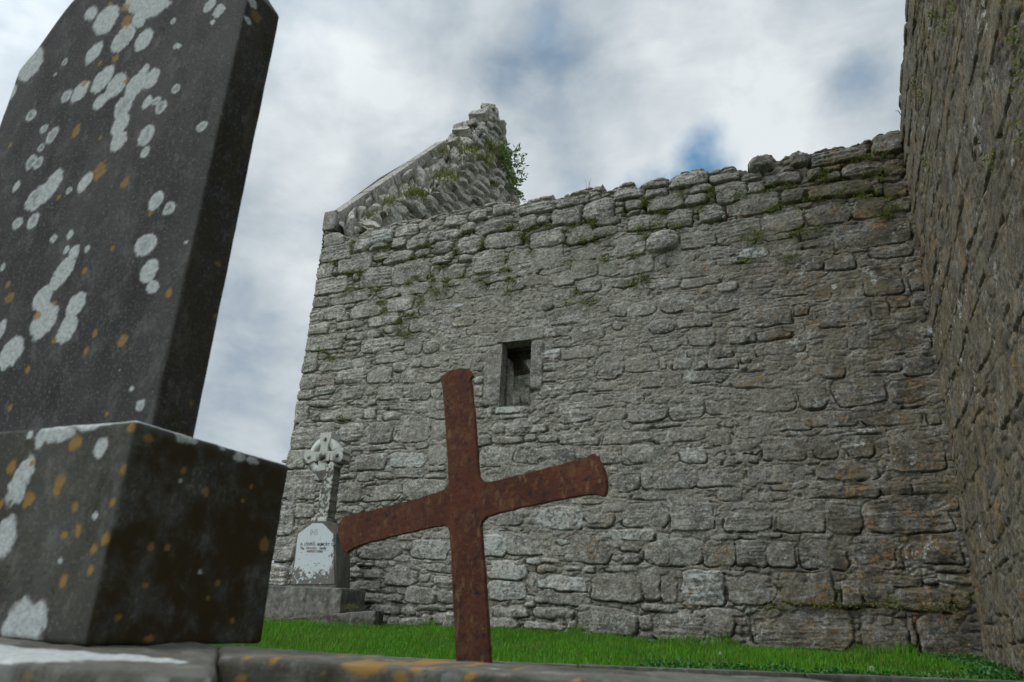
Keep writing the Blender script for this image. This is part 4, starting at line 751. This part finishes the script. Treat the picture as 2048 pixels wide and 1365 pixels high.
# ------------------------------------------------------------------ painted lichen masks for the near stones (their own colour, not light)
def lich(P2, spots, seed, edge=.16, freq=60):
    """P2: (n,2) metric coordinates; spots: (u,v,ru,rv,rot,hollow)"""
    m = np.zeros(len(P2)); 
    nz = fbm(P2[:, 0] * freq, P2[:, 1] * freq, 3, seed); nz2 = fbm(P2[:, 0] * freq * 3, P2[:, 1] * freq * 3, 2, seed + 4)
    for s in spots:
        u, v, ru, rv, rot = s[:5]; hol = s[5] if len(s) > 5 else 0
        near = (np.abs(P2[:, 0] - u) < 2 * max(ru, rv)) & (np.abs(P2[:, 1] - v) < 2 * max(ru, rv))
        if not near.any(): continue
        x = P2[near, 0] - u; y = P2[near, 1] - v; c, s_ = math.cos(rot), math.sin(rot); r = np.hypot((x * c + y * s_) / ru, (-x * s_ + y * c) / rv)
        k = sst(1 + edge * .6, 1 - edge * .6, r + edge * 1.3 * nz[near] + edge * .8 * nz2[near])
        if hol: k = k * np.clip(1 - .6 * hol * sst(.62, .3, r + .5 * nz[near] + .3 * nz2[near]) - .4 * hol * (nz2[near] > .25), 0, 1)
        m[near] = np.maximum(m[near], k)
    return m
YH = .82                      # front plane of the plinth block
# --- plinth block
hs = bpy.data.objects.new('headstone', None); COL.objects.link(hs); hs.location = (0, 0, 0)
tag(hs, 'dark stone headstone spotted with white lichen on a heavy block at the left', 'headstone')
bR = -1.2705 * YH; bB = 1.46 * YH; bT = .3247 * YH; bBt = -.0735
bL = bR - 1.12
def frontspots(lst, Y_, X_=None, scale=1.0):
    out = []
    for q in lst:
        px, py, rx, ry = q[:4]; rot = q[4] if len(q) > 4 else 0; hol = q[5] if len(q) > 5 else 0
        if X_ is None: c = onY(px, py, Y_); c2 = onY(px + 1, py, Y_); m_ = np.linalg.norm(c2 - c) / 1.0; out.append((c[0], c[2], rx * m_ * .9, ry * m_ * .82, -rot, hol))
        else: c = onX(px, py, X_); c2 = onX(px, py + 1, X_); m_ = abs(c2[2] - c[2]); out.append((c[1], c[2], rx * m_ * 1.3, ry * m_, -rot, hol))
    return out
V, Fc, Nn = box_np(bL, bR, YH, bB, bBt, bT, .0035, .007, .0022, 16, 2)
P2f = V[:, [0, 2]]; P2s = V[:, [1, 2]]; isf = (Nn[:, 1] < -.5); iss = (Nn[:, 0] > .5); ist = Nn[:, 2] > .5
wf = frontspots([(115, 868, 42, 16, 0), (85, 873, 12, 17, 0), (175, 853, 25, 9, 0), (200, 898, 13, 16, 0), (40, 965, 20, 40, .25), (10, 1072, 22, 32, .1), (48, 1255, 42, 42, .2), (70, 1240, 25, 30, 0), (20, 1262, 20, 28, 0), (190, 1032, 6, 6), (120, 1122, 5, 5), (60, 870, 6, 6), (205, 845, 25, 5)], YH)
of = frontspots([(153, 887, 13, 13), (22, 935, 10, 10), (118, 968, 10, 17), (150, 1012, 8, 8), (58, 997, 12, 12), (155, 1060, 7, 12), (210, 1078, 8, 9), (187, 1098, 7, 9), (180, 1140, 7, 7), (125, 1163, 8, 11), (250, 940, 8, 10), (0, 1010, 6, 8), (65, 927, 6, 5), (128, 1072, 6, 6), (225, 1005, 5, 6), (262, 858, 7, 8)], YH)
wsd = frontspots([(365, 873, 16, 14), (385, 880, 12, 8), (480, 915, 14, 10), (505, 922, 14, 8), (445, 896, 7, 5), (360, 962, 4, 5), (400, 1145, 4, 4)], 0, bR)
osd = frontspots([(297, 877, 10, 9, 0, .3), (410, 985, 9, 10), (367, 942, 6, 7), (503, 973, 5, 5), (530, 1088, 10, 17), (335, 1096, 6, 7), (302, 1095, 6, 8), (435, 1166, 6, 6), (415, 1197, 5, 5), (237, 1235, 6, 8), (465, 1242, 5, 6), (298, 1278, 9, 7), (290, 1172, 6, 6), (485, 1002, 4, 4)], 0, bR)
wm = isf * lich(P2f, wf, 3, .22, 40) + iss * lich(P2s, wsd, 4, .3, 40) * .9; om = .85 * isf * lich(P2f, of, 5, .4, 70) + .6 * iss * lich(P2s, osd, 6, .3, 70)
wm = np.maximum(wm, ist * sst(.45, .6, vn(V[:, 0] * 9, V[:, 1] * 9, 4)))
gf = np.clip(.25 * isf + 1. * iss, 0, 1); edg = np.clip(np.maximum(isf * sst(.014, .0, bR - V[:, 0]), iss * sst(.02, 0, bT - V[:, 2])), 0, 1) * .8
link('plinth_block', npmesh('plinth_block', V, Fc, 4, {'Col': np.stack([np.clip(wm, 0, 1), np.clip(om, 0, 1), gf, edg], -1)}), baseM, hs)
# --- slab
sY = YH + (bB - YH - .125) / 2 + .0; sT = .109 * sY
sR = onY(300, 838, sY)[0]; q0 = onY(38, 143, sY); q1 = onY(146, 0, sY); sL = onY(20, 190, sY)[0]; zsh = q0[2]
qr = onY(498, -12, sY); sR = (sR + onY(500, 0, sY)[0]) / 2
slope = (q1[2] - q0[2]) / (q1[0] - q0[0]); zshR = onX(558, 22, onY(498, 0, sY)[0])[2]
V, Fc, Nn = box_np(sL, sR, sY, sY + sT, bT - .004, zsh, .0034, .006, .0012, 14, 6)
# pointed top with sloping shoulders; the grid is stretched so the slab stays one closed body
u = V[:, 0]; cxm = (sL + sR) / 2
topz = zsh + slope * np.clip(np.minimum(u - sL, sR - u), 0, .30) + .02 * np.exp(-((u - (q0[0] + .05)) / .03) ** 2) * 0
notch = -.012 * (np.abs(np.sin((u - sL) * 28)) ** 3) * ((u - sL) < .2)
tz = (V[:, 2] - (bT - .004)) / (zsh - bT + .004); kk = sst(.55, 1, tz)
V[:, 2] = V[:, 2] + (topz + notch - zsh) * np.clip(tz, 0, 1) ** 3
P2f = V[:, [0, 2]]; P2s = V[:, [1, 2]]; isf = (Nn[:, 1] < -.5); iss = (Nn[:, 0] > .5)
WL = [(182,28,13,11,.7),(212,40,24,24,.8),(290,-5,45,28,.5),(305,12,34,22,.2),(278,40,17,12,.9),(246,78,19,25,.7,.2),(287,80,17,20,.7),(188,106,14,19,.6),(420,10,11,14,.5,.3),(438,22,11,13,.4,.2),(425,45,5,5),(205,160,17,24,.6),(232,172,19,22,.5),(200,204,13,14,.5),(160,184,14,19,.7),(133,193,10,11,.6,.5),(285,148,10,16,.5),(302,158,15,19,.4),(270,172,18,22,.7),(247,212,18,24,.3,.4),(240,250,17,20,.3),(237,283,16,18,.5),(293,206,9,13,.4),(312,202,9,8,0,.6),(322,215,12,12,0,.7),(352,178,9,9,.6,.7),(292,272,15,20,.4,.4),(290,306,9,11,.4,.4),(404,254,11,10,0,.7),(352,92,6,6,0,.8),(358,94,5,4),(104,271,10,15,.5,.6),(87,258,8,7,0,.8),(82,296,7,7,0,.8),(62,232,10,10,0,.8),(62,325,10,12,0,.8),(76,327,9,10,0,.8),(72,397,19,22,.4,.6),(100,375,16,32,.6,.1),(170,366,12,19,.6),(33,373,6,9,.3),(138,382,6,6,0,.4),(130,125,5,6,0,.8),(110,150,3,3),(312,403,14,18,.3),(338,418,13,13,0,.6),(35,447,10,10,0,.5),(66,443,11,13,0,.6),(140,470,6,8),(107,478,7,7,0,.5),(174,499,5,7),(133,500,6,7),(148,506,11,14,.3),(128,542,17,28,.5),(112,565,13,14,.4),(291,490,22,22,.3,.4),(298,543,19,22,.4),(305,575,14,12,.2),(84,597,18,22,.6),(88,643,25,30,.5),(152,610,18,23,.6),(134,658,20,25,.5),(22,705,22,28,.5),(0,662,9,18,.2),(372,485,4,4),(263,778,5,5),(281,811,10,10,0,.3),(215,58,10,10),(345,43,5,6,0,.5),(240,740,2,2),(5,535,5,7,0,.6),(62,50,24,30,-.6),(60,128,22,30,-.6),(25,185,6,12)]
OL = [(251,15,8,7),(253,44,9,11),(231,117,7,6),(200,127,4,4),(253,162,6,5),(169,167,5,4),(153,262,7,11,0,.2),(201,342,14,14,0,.5),(250,366,9,11,0,.3),(20,595,8,9,0,.6),(169,541,6,6),(245,683,8,10),(190,668,5,7),(108,682,5,5),(338,588,7,8),(225,497,4,5),(300,427,4,4),(73,634,8,8),(172,702,5,6),(55,741,5,6),(110,606,4,4),(20,290,3,4),(200,277,3,3),(213,828,4,5),(20,817,4,5),(119,395,4,4),(220,8,4,4),(15,570,5,5)]
OS = [(511,34,10,11,0,.3),(435,528,6,5),(432,632,4,6),(425,733,5,4),(383,808,4,4)]
WSd = [(505,5,9,10),(497,43,6,8),(372,485,3,5)]
wm = isf * lich(P2f, frontspots(WL, sY), 3, .13, 55) + iss * lich(P2s, frontspots(WSd, 0, sR), 9, .3, 50); om = .8 * isf * lich(P2f, frontspots(OL, sY), 5, .3, 80) + .5 * iss * lich(P2s, frontspots(OS, 0, sR), 8, .3, 80)
rim = isf * np.clip(np.exp(-((np.clip(sR - V[:, 0], 0, 9)) / .05) ** 2) * .3 + .9 * (V[:, 2] > (topz - .012)) * (u < sL + .25) * (vn(V[:, 0] * 22, V[:, 2] * 22, 4) > .45), 0, 1)
link('inscribed_slab', npmesh('inscribed_slab', V, Fc, 4, {'Col': np.stack([np.clip(wm, 0, 1), np.clip(om, 0, 1), .55 * iss, np.clip(rim, 0, 1)], -1)}), headM, hs)
# --- kerb in the foreground
def kerb(name, x0, x1, y0_, y1_, z0, z1, wspots, ospots, seed, label=None, mat=kerbM, cell=.0045, edge=.3, group=None, gfv=.3):
    V, Fc, Nn = box_np(x0, x1, y0_, y1_, z0, z1, cell, .012, .005, 11, seed)
    top = Nn[:, 2] > .5; fr = Nn[:, 1] < -.5
    wm = top * lich(V[:, [0, 1]], wspots, seed, .25, 30); om = fr * lich(V[:, [0, 2]], ospots, seed + 2, .45, 60)
    ed = .75 * top * sst(.4, .65, vn(V[:, 0] * 14, V[:, 1] * 30, seed)) + .25 * fr
    o = link(name, npmesh(name, V, Fc, 4, {'Col': np.stack([np.clip(wm, 0, 1), np.clip(om, 0, 1) * .85, gfv * fr + .25 * top, np.clip(ed, 0, 1)], -1)}), mat)
    if label: tag(o, label, 'kerb', group)
    return o
zk = bBt
def onZ(px, py, z=zk): r = ray(px, py); return r * (z / r[2])
def qkerb(quad, hgt, wpx, opx, seed, label):
    """kerb stone with a four-cornered top: front left, front right, back right, back left"""
    q = [np.array(p[:2]) for p in quad]; Lx = np.linalg.norm(q[1] - q[0]); Ly = np.linalg.norm(q[2] - q[1])
    V, Fc, Nn = box_np(0, Lx, 0, Ly, zk - hgt, zk, .005, .011, .0055, 10, seed)
    u = (V[:, 0] / Lx)[:, None]; v = (V[:, 1] / Ly)[:, None]; xy = (q[0] * (1 - u) + q[1] * u) * (1 - v) + (q[3] * (1 - u) + q[2] * u) * v
    V = np.concatenate([xy, V[:, 2:3]], 1); V[:, 2] += .004 * fbm(V[:, 0] * 5, V[:, 1] * 9, 3, seed) * (V[:, 2] > zk - .03)
    top = Nn[:, 2] > .5; fr = Nn[:, 1] < -.5
    ws = [(*onZ(x, y)[:2], a_, b_, 0) for x, y, a_, b_ in wpx]
    yf_ = q[0][1] * .5 + q[1][1] * .5; os_ = []
    for (x, y, a_, b_) in opx:
        r = ray(x, y); t_ = 0
        for _ in range(4): X_ = r[0] * (yf_ / r[1]); yl = np.interp(X_, [q[0][0], q[1][0]], [q[0][1], q[1][1]]); p_ = r * (yl / r[1])
        p_ = r * (np.interp(p_[0], [q[0][0], q[1][0]], [q[0][1], q[1][1]]) / r[1]); mm_ = p_[1] / F * 1.05; os_.append((p_[0], p_[2], a_ * mm_, b_ * mm_, 0))
    wm = top * lich(V[:, [0, 1]], ws, seed, .25, 30); om = (fr | top) * lich(V[:, [0, 2]], os_, seed + 2, .5, 60) if os_ else 0 * wm
    wl2 = fr * .3 * sst(.6, .8, vn(V[:, 0] * 30, V[:, 2] * 34, seed + 8))
    ed = .8 * top * sst(.3, .6, vn(V[:, 0] * 14, V[:, 1] * 30, seed)) + .35 * fr * sst(.3, .7, vn(V[:, 0] * 20, V[:, 2] * 20, seed + 4))
    C = np.stack([np.clip(np.maximum(wm, wl2), 0, 1), np.clip(om, 0, 1) * .8, .45 * fr + .1 * top, np.clip(ed, 0, 1)], -1)
    return tag(link('grave_kerb', npmesh('grave_kerb', V, Fc, 4, {'Col': C}), kerbM), label, 'kerb', 'kerb stones round the near grave')
FR = onZ(429, 1354); BR = onZ(440, 1292); FL = FR + (FR - onZ(0, 1318)) * -3.0; BL = np.array([FL[0] - .1, BR[1] + .02, zk])
qkerb([FL, FR, BR, BL], .3, [(70, 1303, .17, .045), (10, 1310, .12, .04), (262, 1318, .075, .04), (210, 1320, .05, .03), (330, 1325, .03, .02)], [(50, 1355, 12, 6)], 5, 'grey stone kerb slab with white lichen on top, under the dark headstone')
FL = onZ(439, 1313); FR = onZ(1000, 1347); FR = FL + (FR - FL) * 3.2; BL = onZ(439, 1290); BR = onZ(1000, 1325); BR = BL + (BR - BL) * 3.2
qkerb([FL, FR, BR, BL], .3, [(960, 1337, .03, .01)], [(740, 1338, 36, 17), (805, 1354, 22, 11), (497, 1308, 12, 11), (492, 1357, 11, 8), (560, 1320, 8, 9), (835, 1337, 13, 14), (940, 1352, 15, 9), (1150, 1364, 8, 6), (700, 1327, 12, 9), (655, 1347, 7, 5), (760, 1322, 16, 9), (1250, 1372, 8, 6)], 9, 'grey stone kerb with orange lichen running right from the headstone, nearest the camera')
# --- far kerb
kern = bpy.data.objects.new
a = ka - kdir * 2.6; L_ = 2.6 + np.linalg.norm(kd) + 1.0; seg = [0, 1.5, 3.05, 4.32, 5.1, L_]
lab = ['narrow concrete kerb edging the grass, the length hidden behind the iron cross', 'narrow grey kerb length just right of the iron cross foot', 'narrow grey kerb length in the middle of the grass edge', 'narrow grey kerb length right of the middle joint', 'narrow grey kerb length ending at the right picture edge']
for i in range(len(seg) - 1):
    L0, L1 = seg[i] + .003, seg[i + 1] - .003
    V, Fc, Nn = box_np(0, L1 - L0, 0, .10, -.22, 0, .012, .012, .005, 12, 20 + i)
    nd = np.array([-kdir[1], kdir[0], 0]); nd /= np.linalg.norm(nd)
    Wd = a + kdir * L0 + V[:, :1] * kdir + V[:, 1:2] * nd + V[:, 2:3] * np.array([0, 0, 1.])
    top = Nn[:, 2] > .5; C = np.stack([.0 * (vn(V[:, 0] * 30, V[:, 2] * 30 + V[:, 1] * 9, 3) > .7), .0 * V[:, 0], .5 * (vn(V[:, 0] * 6, V[:, 2] * 16, 5) > .6), .7 * top + .5 * (~top)], -1)
    tag(link('edging_kerb', npmesh('edging_kerb', Wd, Fc, 4, {'Col': C}), kerbM), lab[i], 'kerb', 'narrow kerb lengths along the grass')

# ------------------------------------------------------------------ rusty iron cross
YC = 1.9; yaw = R(-14)
cc = onY(935, 1010, YC); cn = np.array([math.sin(yaw), -math.cos(yaw), 0]); cux = np.array([math.cos(yaw), math.sin(yaw), 0.])
def onC(px, py): r = ray(px, py); t = (cc @ cn) / (r @ cn); return r * t
CP = [(490,92),(492,78),(515,58),(545,44),(580,38),(612,45),(632,62),(634,72),(624,86),(630,150),(640,250),(648,350),(656,460),(662,512),(672,528),(690,538),(712,539),(850,505),(1000,466),(1090,444),(1130,430),(1165,412),(1182,428),(1200,458),(1216,500),(1225,550),(1222,580),(1214,602),(1200,603),(1185,597),(1130,598),(1000,620),(850,652),(730,682),(695,694),(676,712),(668,735),(680,870),(692,1040),(703,1200),(714,1390),(722,1560),(566,1560),(562,1390),(553,1200),(545,1040),(538,870),(531,760),(522,738),(500,733),(470,736),(300,775),(170,808),(110,830),(78,851),(62,830),(46,795),(38,757),(44,722),(66,690),(80,686),(150,672),(300,636),(440,596),(500,576),(520,562),(527,540),(522,450),(514,320),(506,200),(497,115)]
pts = []
for (x, y) in CP:
    w_ = onC(660 + x / 2.2017, 720 + y / 2.2017) - cc; pts.append((w_ @ cux, w_[2]))
# subdivide the outline and roughen it with rust
P_ = []
for i in range(len(pts)):
    a_, b_ = np.array(pts[i]), np.array(pts[(i + 1) % len(pts)]); nseg = max(1, int(np.linalg.norm(b_ - a_) / .012))
    for k in range(nseg): P_.append(a_ + (b_ - a_) * k / nseg)
P_ = np.array(P_); nz = .0022 * fbm(P_[:, 0] * 45 + 9, P_[:, 1] * 45, 3, 5); P_ = P_ + nz[:, None]
pl = lambda c: Vector(cc + c[0] * cux - c[1] * -cn * -1 * -1 + np.array([0, 0, c[2]]))
crossr = extr('iron_cross', [tuple(p) for p in P_], -.006, .006, rustM, None, .0022, plane=lambda c: Vector(cc + c[0] * cux + c[1] * (-cn) + np.array([0, 0, c[2]])))
tag(crossr, 'rusty brown iron cross leaning left, its arm ends flared, standing before the wall', 'cross')

# ------------------------------------------------------------------ celtic cross monument by the wall
cel = bpy.data.objects.new('celtic_cross', None); COL.objects.link(cel); cel.location = (0, 0, 0)
tag(cel, 'pale lichen covered stone ringed cross with a white tablet by the wall corner', 'monument')
YF = 7.25
def cbox(name, x0, x1, y0_, y1_, z0, z1, seed, w=.0, gv=.0, edv=.5, taper=0., cell=.010, amp=.006, tilt=0., wfreq=18, mat=celM):
    V, Fc, N = box_np(x0, x1, y0_, y1_, z0, z1, cell, .012, amp, 12, seed)
    tz = (V[:, 2] - z0) / (z1 - z0); cx = (x0 + x1) / 2; cy = (y0_ + y1_) / 2
    V[:, 0] = cx + (V[:, 0] - cx) * (1 - taper * tz); V[:, 1] = cy + (V[:, 1] - cy) * (1 - taper * tz)
    V[:, 2] += tilt * (V[:, 0] - x0) * tz
    fr = N[:, 1] < -.5; wmask = w * (fbm(V[:, 0] * wfreq + V[:, 1] * 7, V[:, 2] * wfreq, 4, seed + 3) > .02) * np.where(fr, 1, .25)
    side = (N[:, 0] > .5); top = N[:, 2] > .5
    C = np.stack([np.clip(wmask, 0, 1), .0 * tz, np.clip(gv * (vn(V[:, 0] * 7, V[:, 2] * 9, 2) > .35) + .35 * side, 0, 1), np.where(top, .9, edv)], -1)
    return link(name, npmesh(name, V, Fc, 4, {'Col': C}), mat, cel)
xa = onY(520, 1240, YF)[0]; xb = onY(687, 1176, YF)[0]
cR = onY(751, 1222, YF - .12)
# long sloping ledge
zl = onY(520, 1241, YF - .12)[2]; zr = onY(751, 1220, YF - .12)[2]; xl_, xr_ = onY(480, 1241, YF - .12)[0], cR[0]
tl = (zr - zl) / (xr_ - onY(520, 1241, YF - .12)[0])
cbox('ledge', xl_, xr_, YF - .12, YF + .06, -.42, zl - tl * (onY(520, 1241, 7.1)[0] - xl_), 1, .0, .85, .35, 0, tilt=tl)
zt1 = onY(640, 1175, YF)[2]
cbox('pedestal', xa - .05, xb, YF, YF + .5, -.3, zt1, 2, .12, .15, .45, .05, amp=.012)
# tapered die holding the tablet
d0 = onY(580, 1173, YF + .06); d1 = onY(672, 1174, YF + .06); zs_ = onY(640, 1066, YF + .06)[2]
dxl, dxr = d0[0], d1[0]; ztp = onY(640, 1046, YF + .06)[2]; dcx = (dxl + dxr) / 2 + .0
tl_ = onY(594, 1066, YF + .06)[0]; tr_ = onY(674, 1065, YF + .06)[0]; pl0 = onY(619, 1045, YF + .06)[0]; pl1 = onY(655, 1044, YF + .06)[0]
dp = [(dxl, zt1 - .01), (dxr, zt1 - .01), (tr_, zs_), (pl1, ztp + .02), (pl0, ztp + .02), (tl_, zs_)]
def densify(pp, s):
    o = []
    for i in range(len(pp)):
        a_, b_ = np.array(pp[i]), np.array(pp[(i + 1) % len(pp)]); k = max(1, int(np.linalg.norm(b_ - a_) / s)); o += [tuple(a_ + (b_ - a_) * j / k) for j in range(k)]
    return o
def celcol(o, w, seed, gv=.1, thr=.02, wz=None):
    me = o.data; n = len(me.vertices); v = np.zeros(n * 3); me.vertices.foreach_get('co', v); v = v.reshape(-1, 3)
    m_ = w * (fbm(v[:, 0] * 18, v[:, 2] * 18, 4, seed) > thr)
    if wz is not None: m_ = np.where(v[:, 2] > wz, 1., m_)
    at = me.attributes.new('Col', 'FLOAT_COLOR', 'POINT'); at.data.foreach_set('color', np.stack([m_, 0 * m_, 0 * m_ + gv, 0 * m_ + .6], -1).astype(np.float32).ravel())
die = extr('die', densify(dp, .03), YF + .06, YF + .34, celM, cel, .008); celcol(die, .0, 4)
# white tablet with a ragged foot
pq = [(625, 1047), (645, 1047), (663, 1066), (666, 1068), (667, 1085), (667, 1100), (668, 1118), (669, 1168), (655, 1169), (643, 1169), (629, 1169), (612, 1169), (596, 1169), (581, 1169), (586, 1145), (590, 1120), (593, 1090), (596, 1068)]
yp = YF + .052; tabp = [tuple(onY(x, y, yp)[[0, 2]]) for x, y in pq]
tab = extr('tablet', tabp, yp, yp + .02, plaqM, cel, .002)
def text(body, px, py, size, mat, name='lettering'):
    cu = bpy.data.curves.new(name, 'FONT'); cu.body = body; cu.size = size; cu.extrude = .001; cu.offset = .0006; cu.align_x = 'LEFT'
    me_o = bpy.data.objects.new('t', cu); COL.objects.link(me_o); dg = bpy.context.evaluated_depsgraph_get(); dg.update()
    me = bpy.data.meshes.new_from_object(me_o.evaluated_get(dg)); bpy.data.objects.remove(me_o); me.name = name
    p0 = onY(px, py, yp - .002)
    for v in me.vertices: v.co = Vector((p0[0] + v.co.x * .9, yp - .002 - v.co.z, p0[2] + v.co.y))
    return link(name, me, mat, tab)
text('In  LOVING  MEMORY  Of', 600.5, 1091, .049, inkM); text('The', 600, 1099, .042, inkM); text('family', 638.5, 1099, .046, inkM); text('Died', 635.5, 1105, .040, inkM)
text('IHS', 619, 1069, .09, simple('worn_letters', (.42, .44, .45), (.5, .52, .53), 20))
text('DECEASED', 611.5, 1098.5, .036, inkRM); text('MEMBERS OF', 613, 1104.5, .034, inkRM)
# collar, shaft
c0 = onY(621, 1046, YF + .08); c1 = onY(653, 1035, YF + .08); cbox('collar', c0[0], c1[0], YF + .08, YF + .30, c0[2] - .03, c1[2], 6, 1., .0, .8, 0)
s0 = onY(632, 1035, YF + .12)[0]; s1 = onY(655, 1035, YF + .12)[0]; zc0 = c1[2]; ctr = onY(646, 913, YF + .12); 
cbox('shaft', s0, s1, YF + .12, YF + .27, zc0 - .02, ctr[2] - .1, 7, .9, .25, .5, .06, cell=.007, amp=.009, wfreq=40)
# ringed head: outline of the four arms, ring with four holes
hr = .235; al = .30; aw = .068; af = .088
def arm(th):
    c_, s_ = math.cos(th), math.sin(th); pr = [(0, -aw), (.09, -aw * .9), (.13, -aw * .85), (.22, -af), (al, -af * 1.02), (al + .004, 0), (al, af * 1.02), (.22, af), (.13, aw * .85), (.09, aw * .9), (0, aw)]
    return [(ctr[0] + x * c_ - y * s_, ctr[2] + x * s_ + y * c_) for x, y in pr]
for k, th in enumerate((0, math.pi / 2, math.pi, -math.pi / 2)):
    o = extr('arm', densify(arm(th), .015), YF + .115 + .001 * k, YF + .275 - .001 * k, celM, cel, .006); celcol(o, 1., 8 + k, .1, -.02, ctr[2] + .04)
# ring as a swept square section
ri, ro = .14, hr; V = []; Fc = []; nr = 72
for i in range(nr):
    a_ = 2 * math.pi * i / nr
    for (rr_, yy_) in ((ro, YF + .125), (ro, YF + .262), (ri, YF + .262), (ri, YF + .125)):
        q_ = rr_ + .004 * math.sin(a_ * 7 + rr_ * 50); V.append((ctr[0] + q_ * math.cos(a_), yy_, ctr[2] + q_ * math.sin(a_)))
    for k in range(4): Fc.append((i * 4 + k, ((i + 1) % nr) * 4 + k, ((i + 1) % nr) * 4 + (k + 1) % 4, i * 4 + (k + 1) % 4))
o = link('ring', npmesh('ring', V, Fc, 4, smooth=False), celM, cel); celcol(o, 1., 15, .1, .0, ctr[2] + .06)
for (dx_, dz_, r_) in ((0, 0, .045), (0, .215, .024), (.215, 0, .024), (-.215, 0, .024)):
    V, Fc_, N = box_np(-r_, r_, -r_ * .8, r_ * .8, -r_, r_, r_ / 6, r_ * .75, 0)
    o = link('boss', npmesh('boss', V + np.array([ctr[0] + dx_, YF + .115, ctr[2] + dz_]), Fc_, 4), celM, cel); celcol(o, .6, 3, .3, .1)
cl_ = [(onY(701, 1215, YF + .05), (.09, .05, .03), 150, .02, .005, (0, -.3, .6), .6), (onY(636, 1229, YF - .1), (.25, .04, .02), 160, .018, .005, (0, -.3, .5), .7), (onY(560, 1238, YF - .12), (.5, .03, .02), 200, .018, .005, (0, -.3, .5), .6)]
tag(leaves('moss_cushion', cl_, mossM, None, 19), 'yellow brown moss cushions on the ledge under the ringed stone cross', 'moss', kind='stuff')
print('verts', sum(len(o.data.vertices) for o in bpy.data.objects if o.type == 'MESH'))
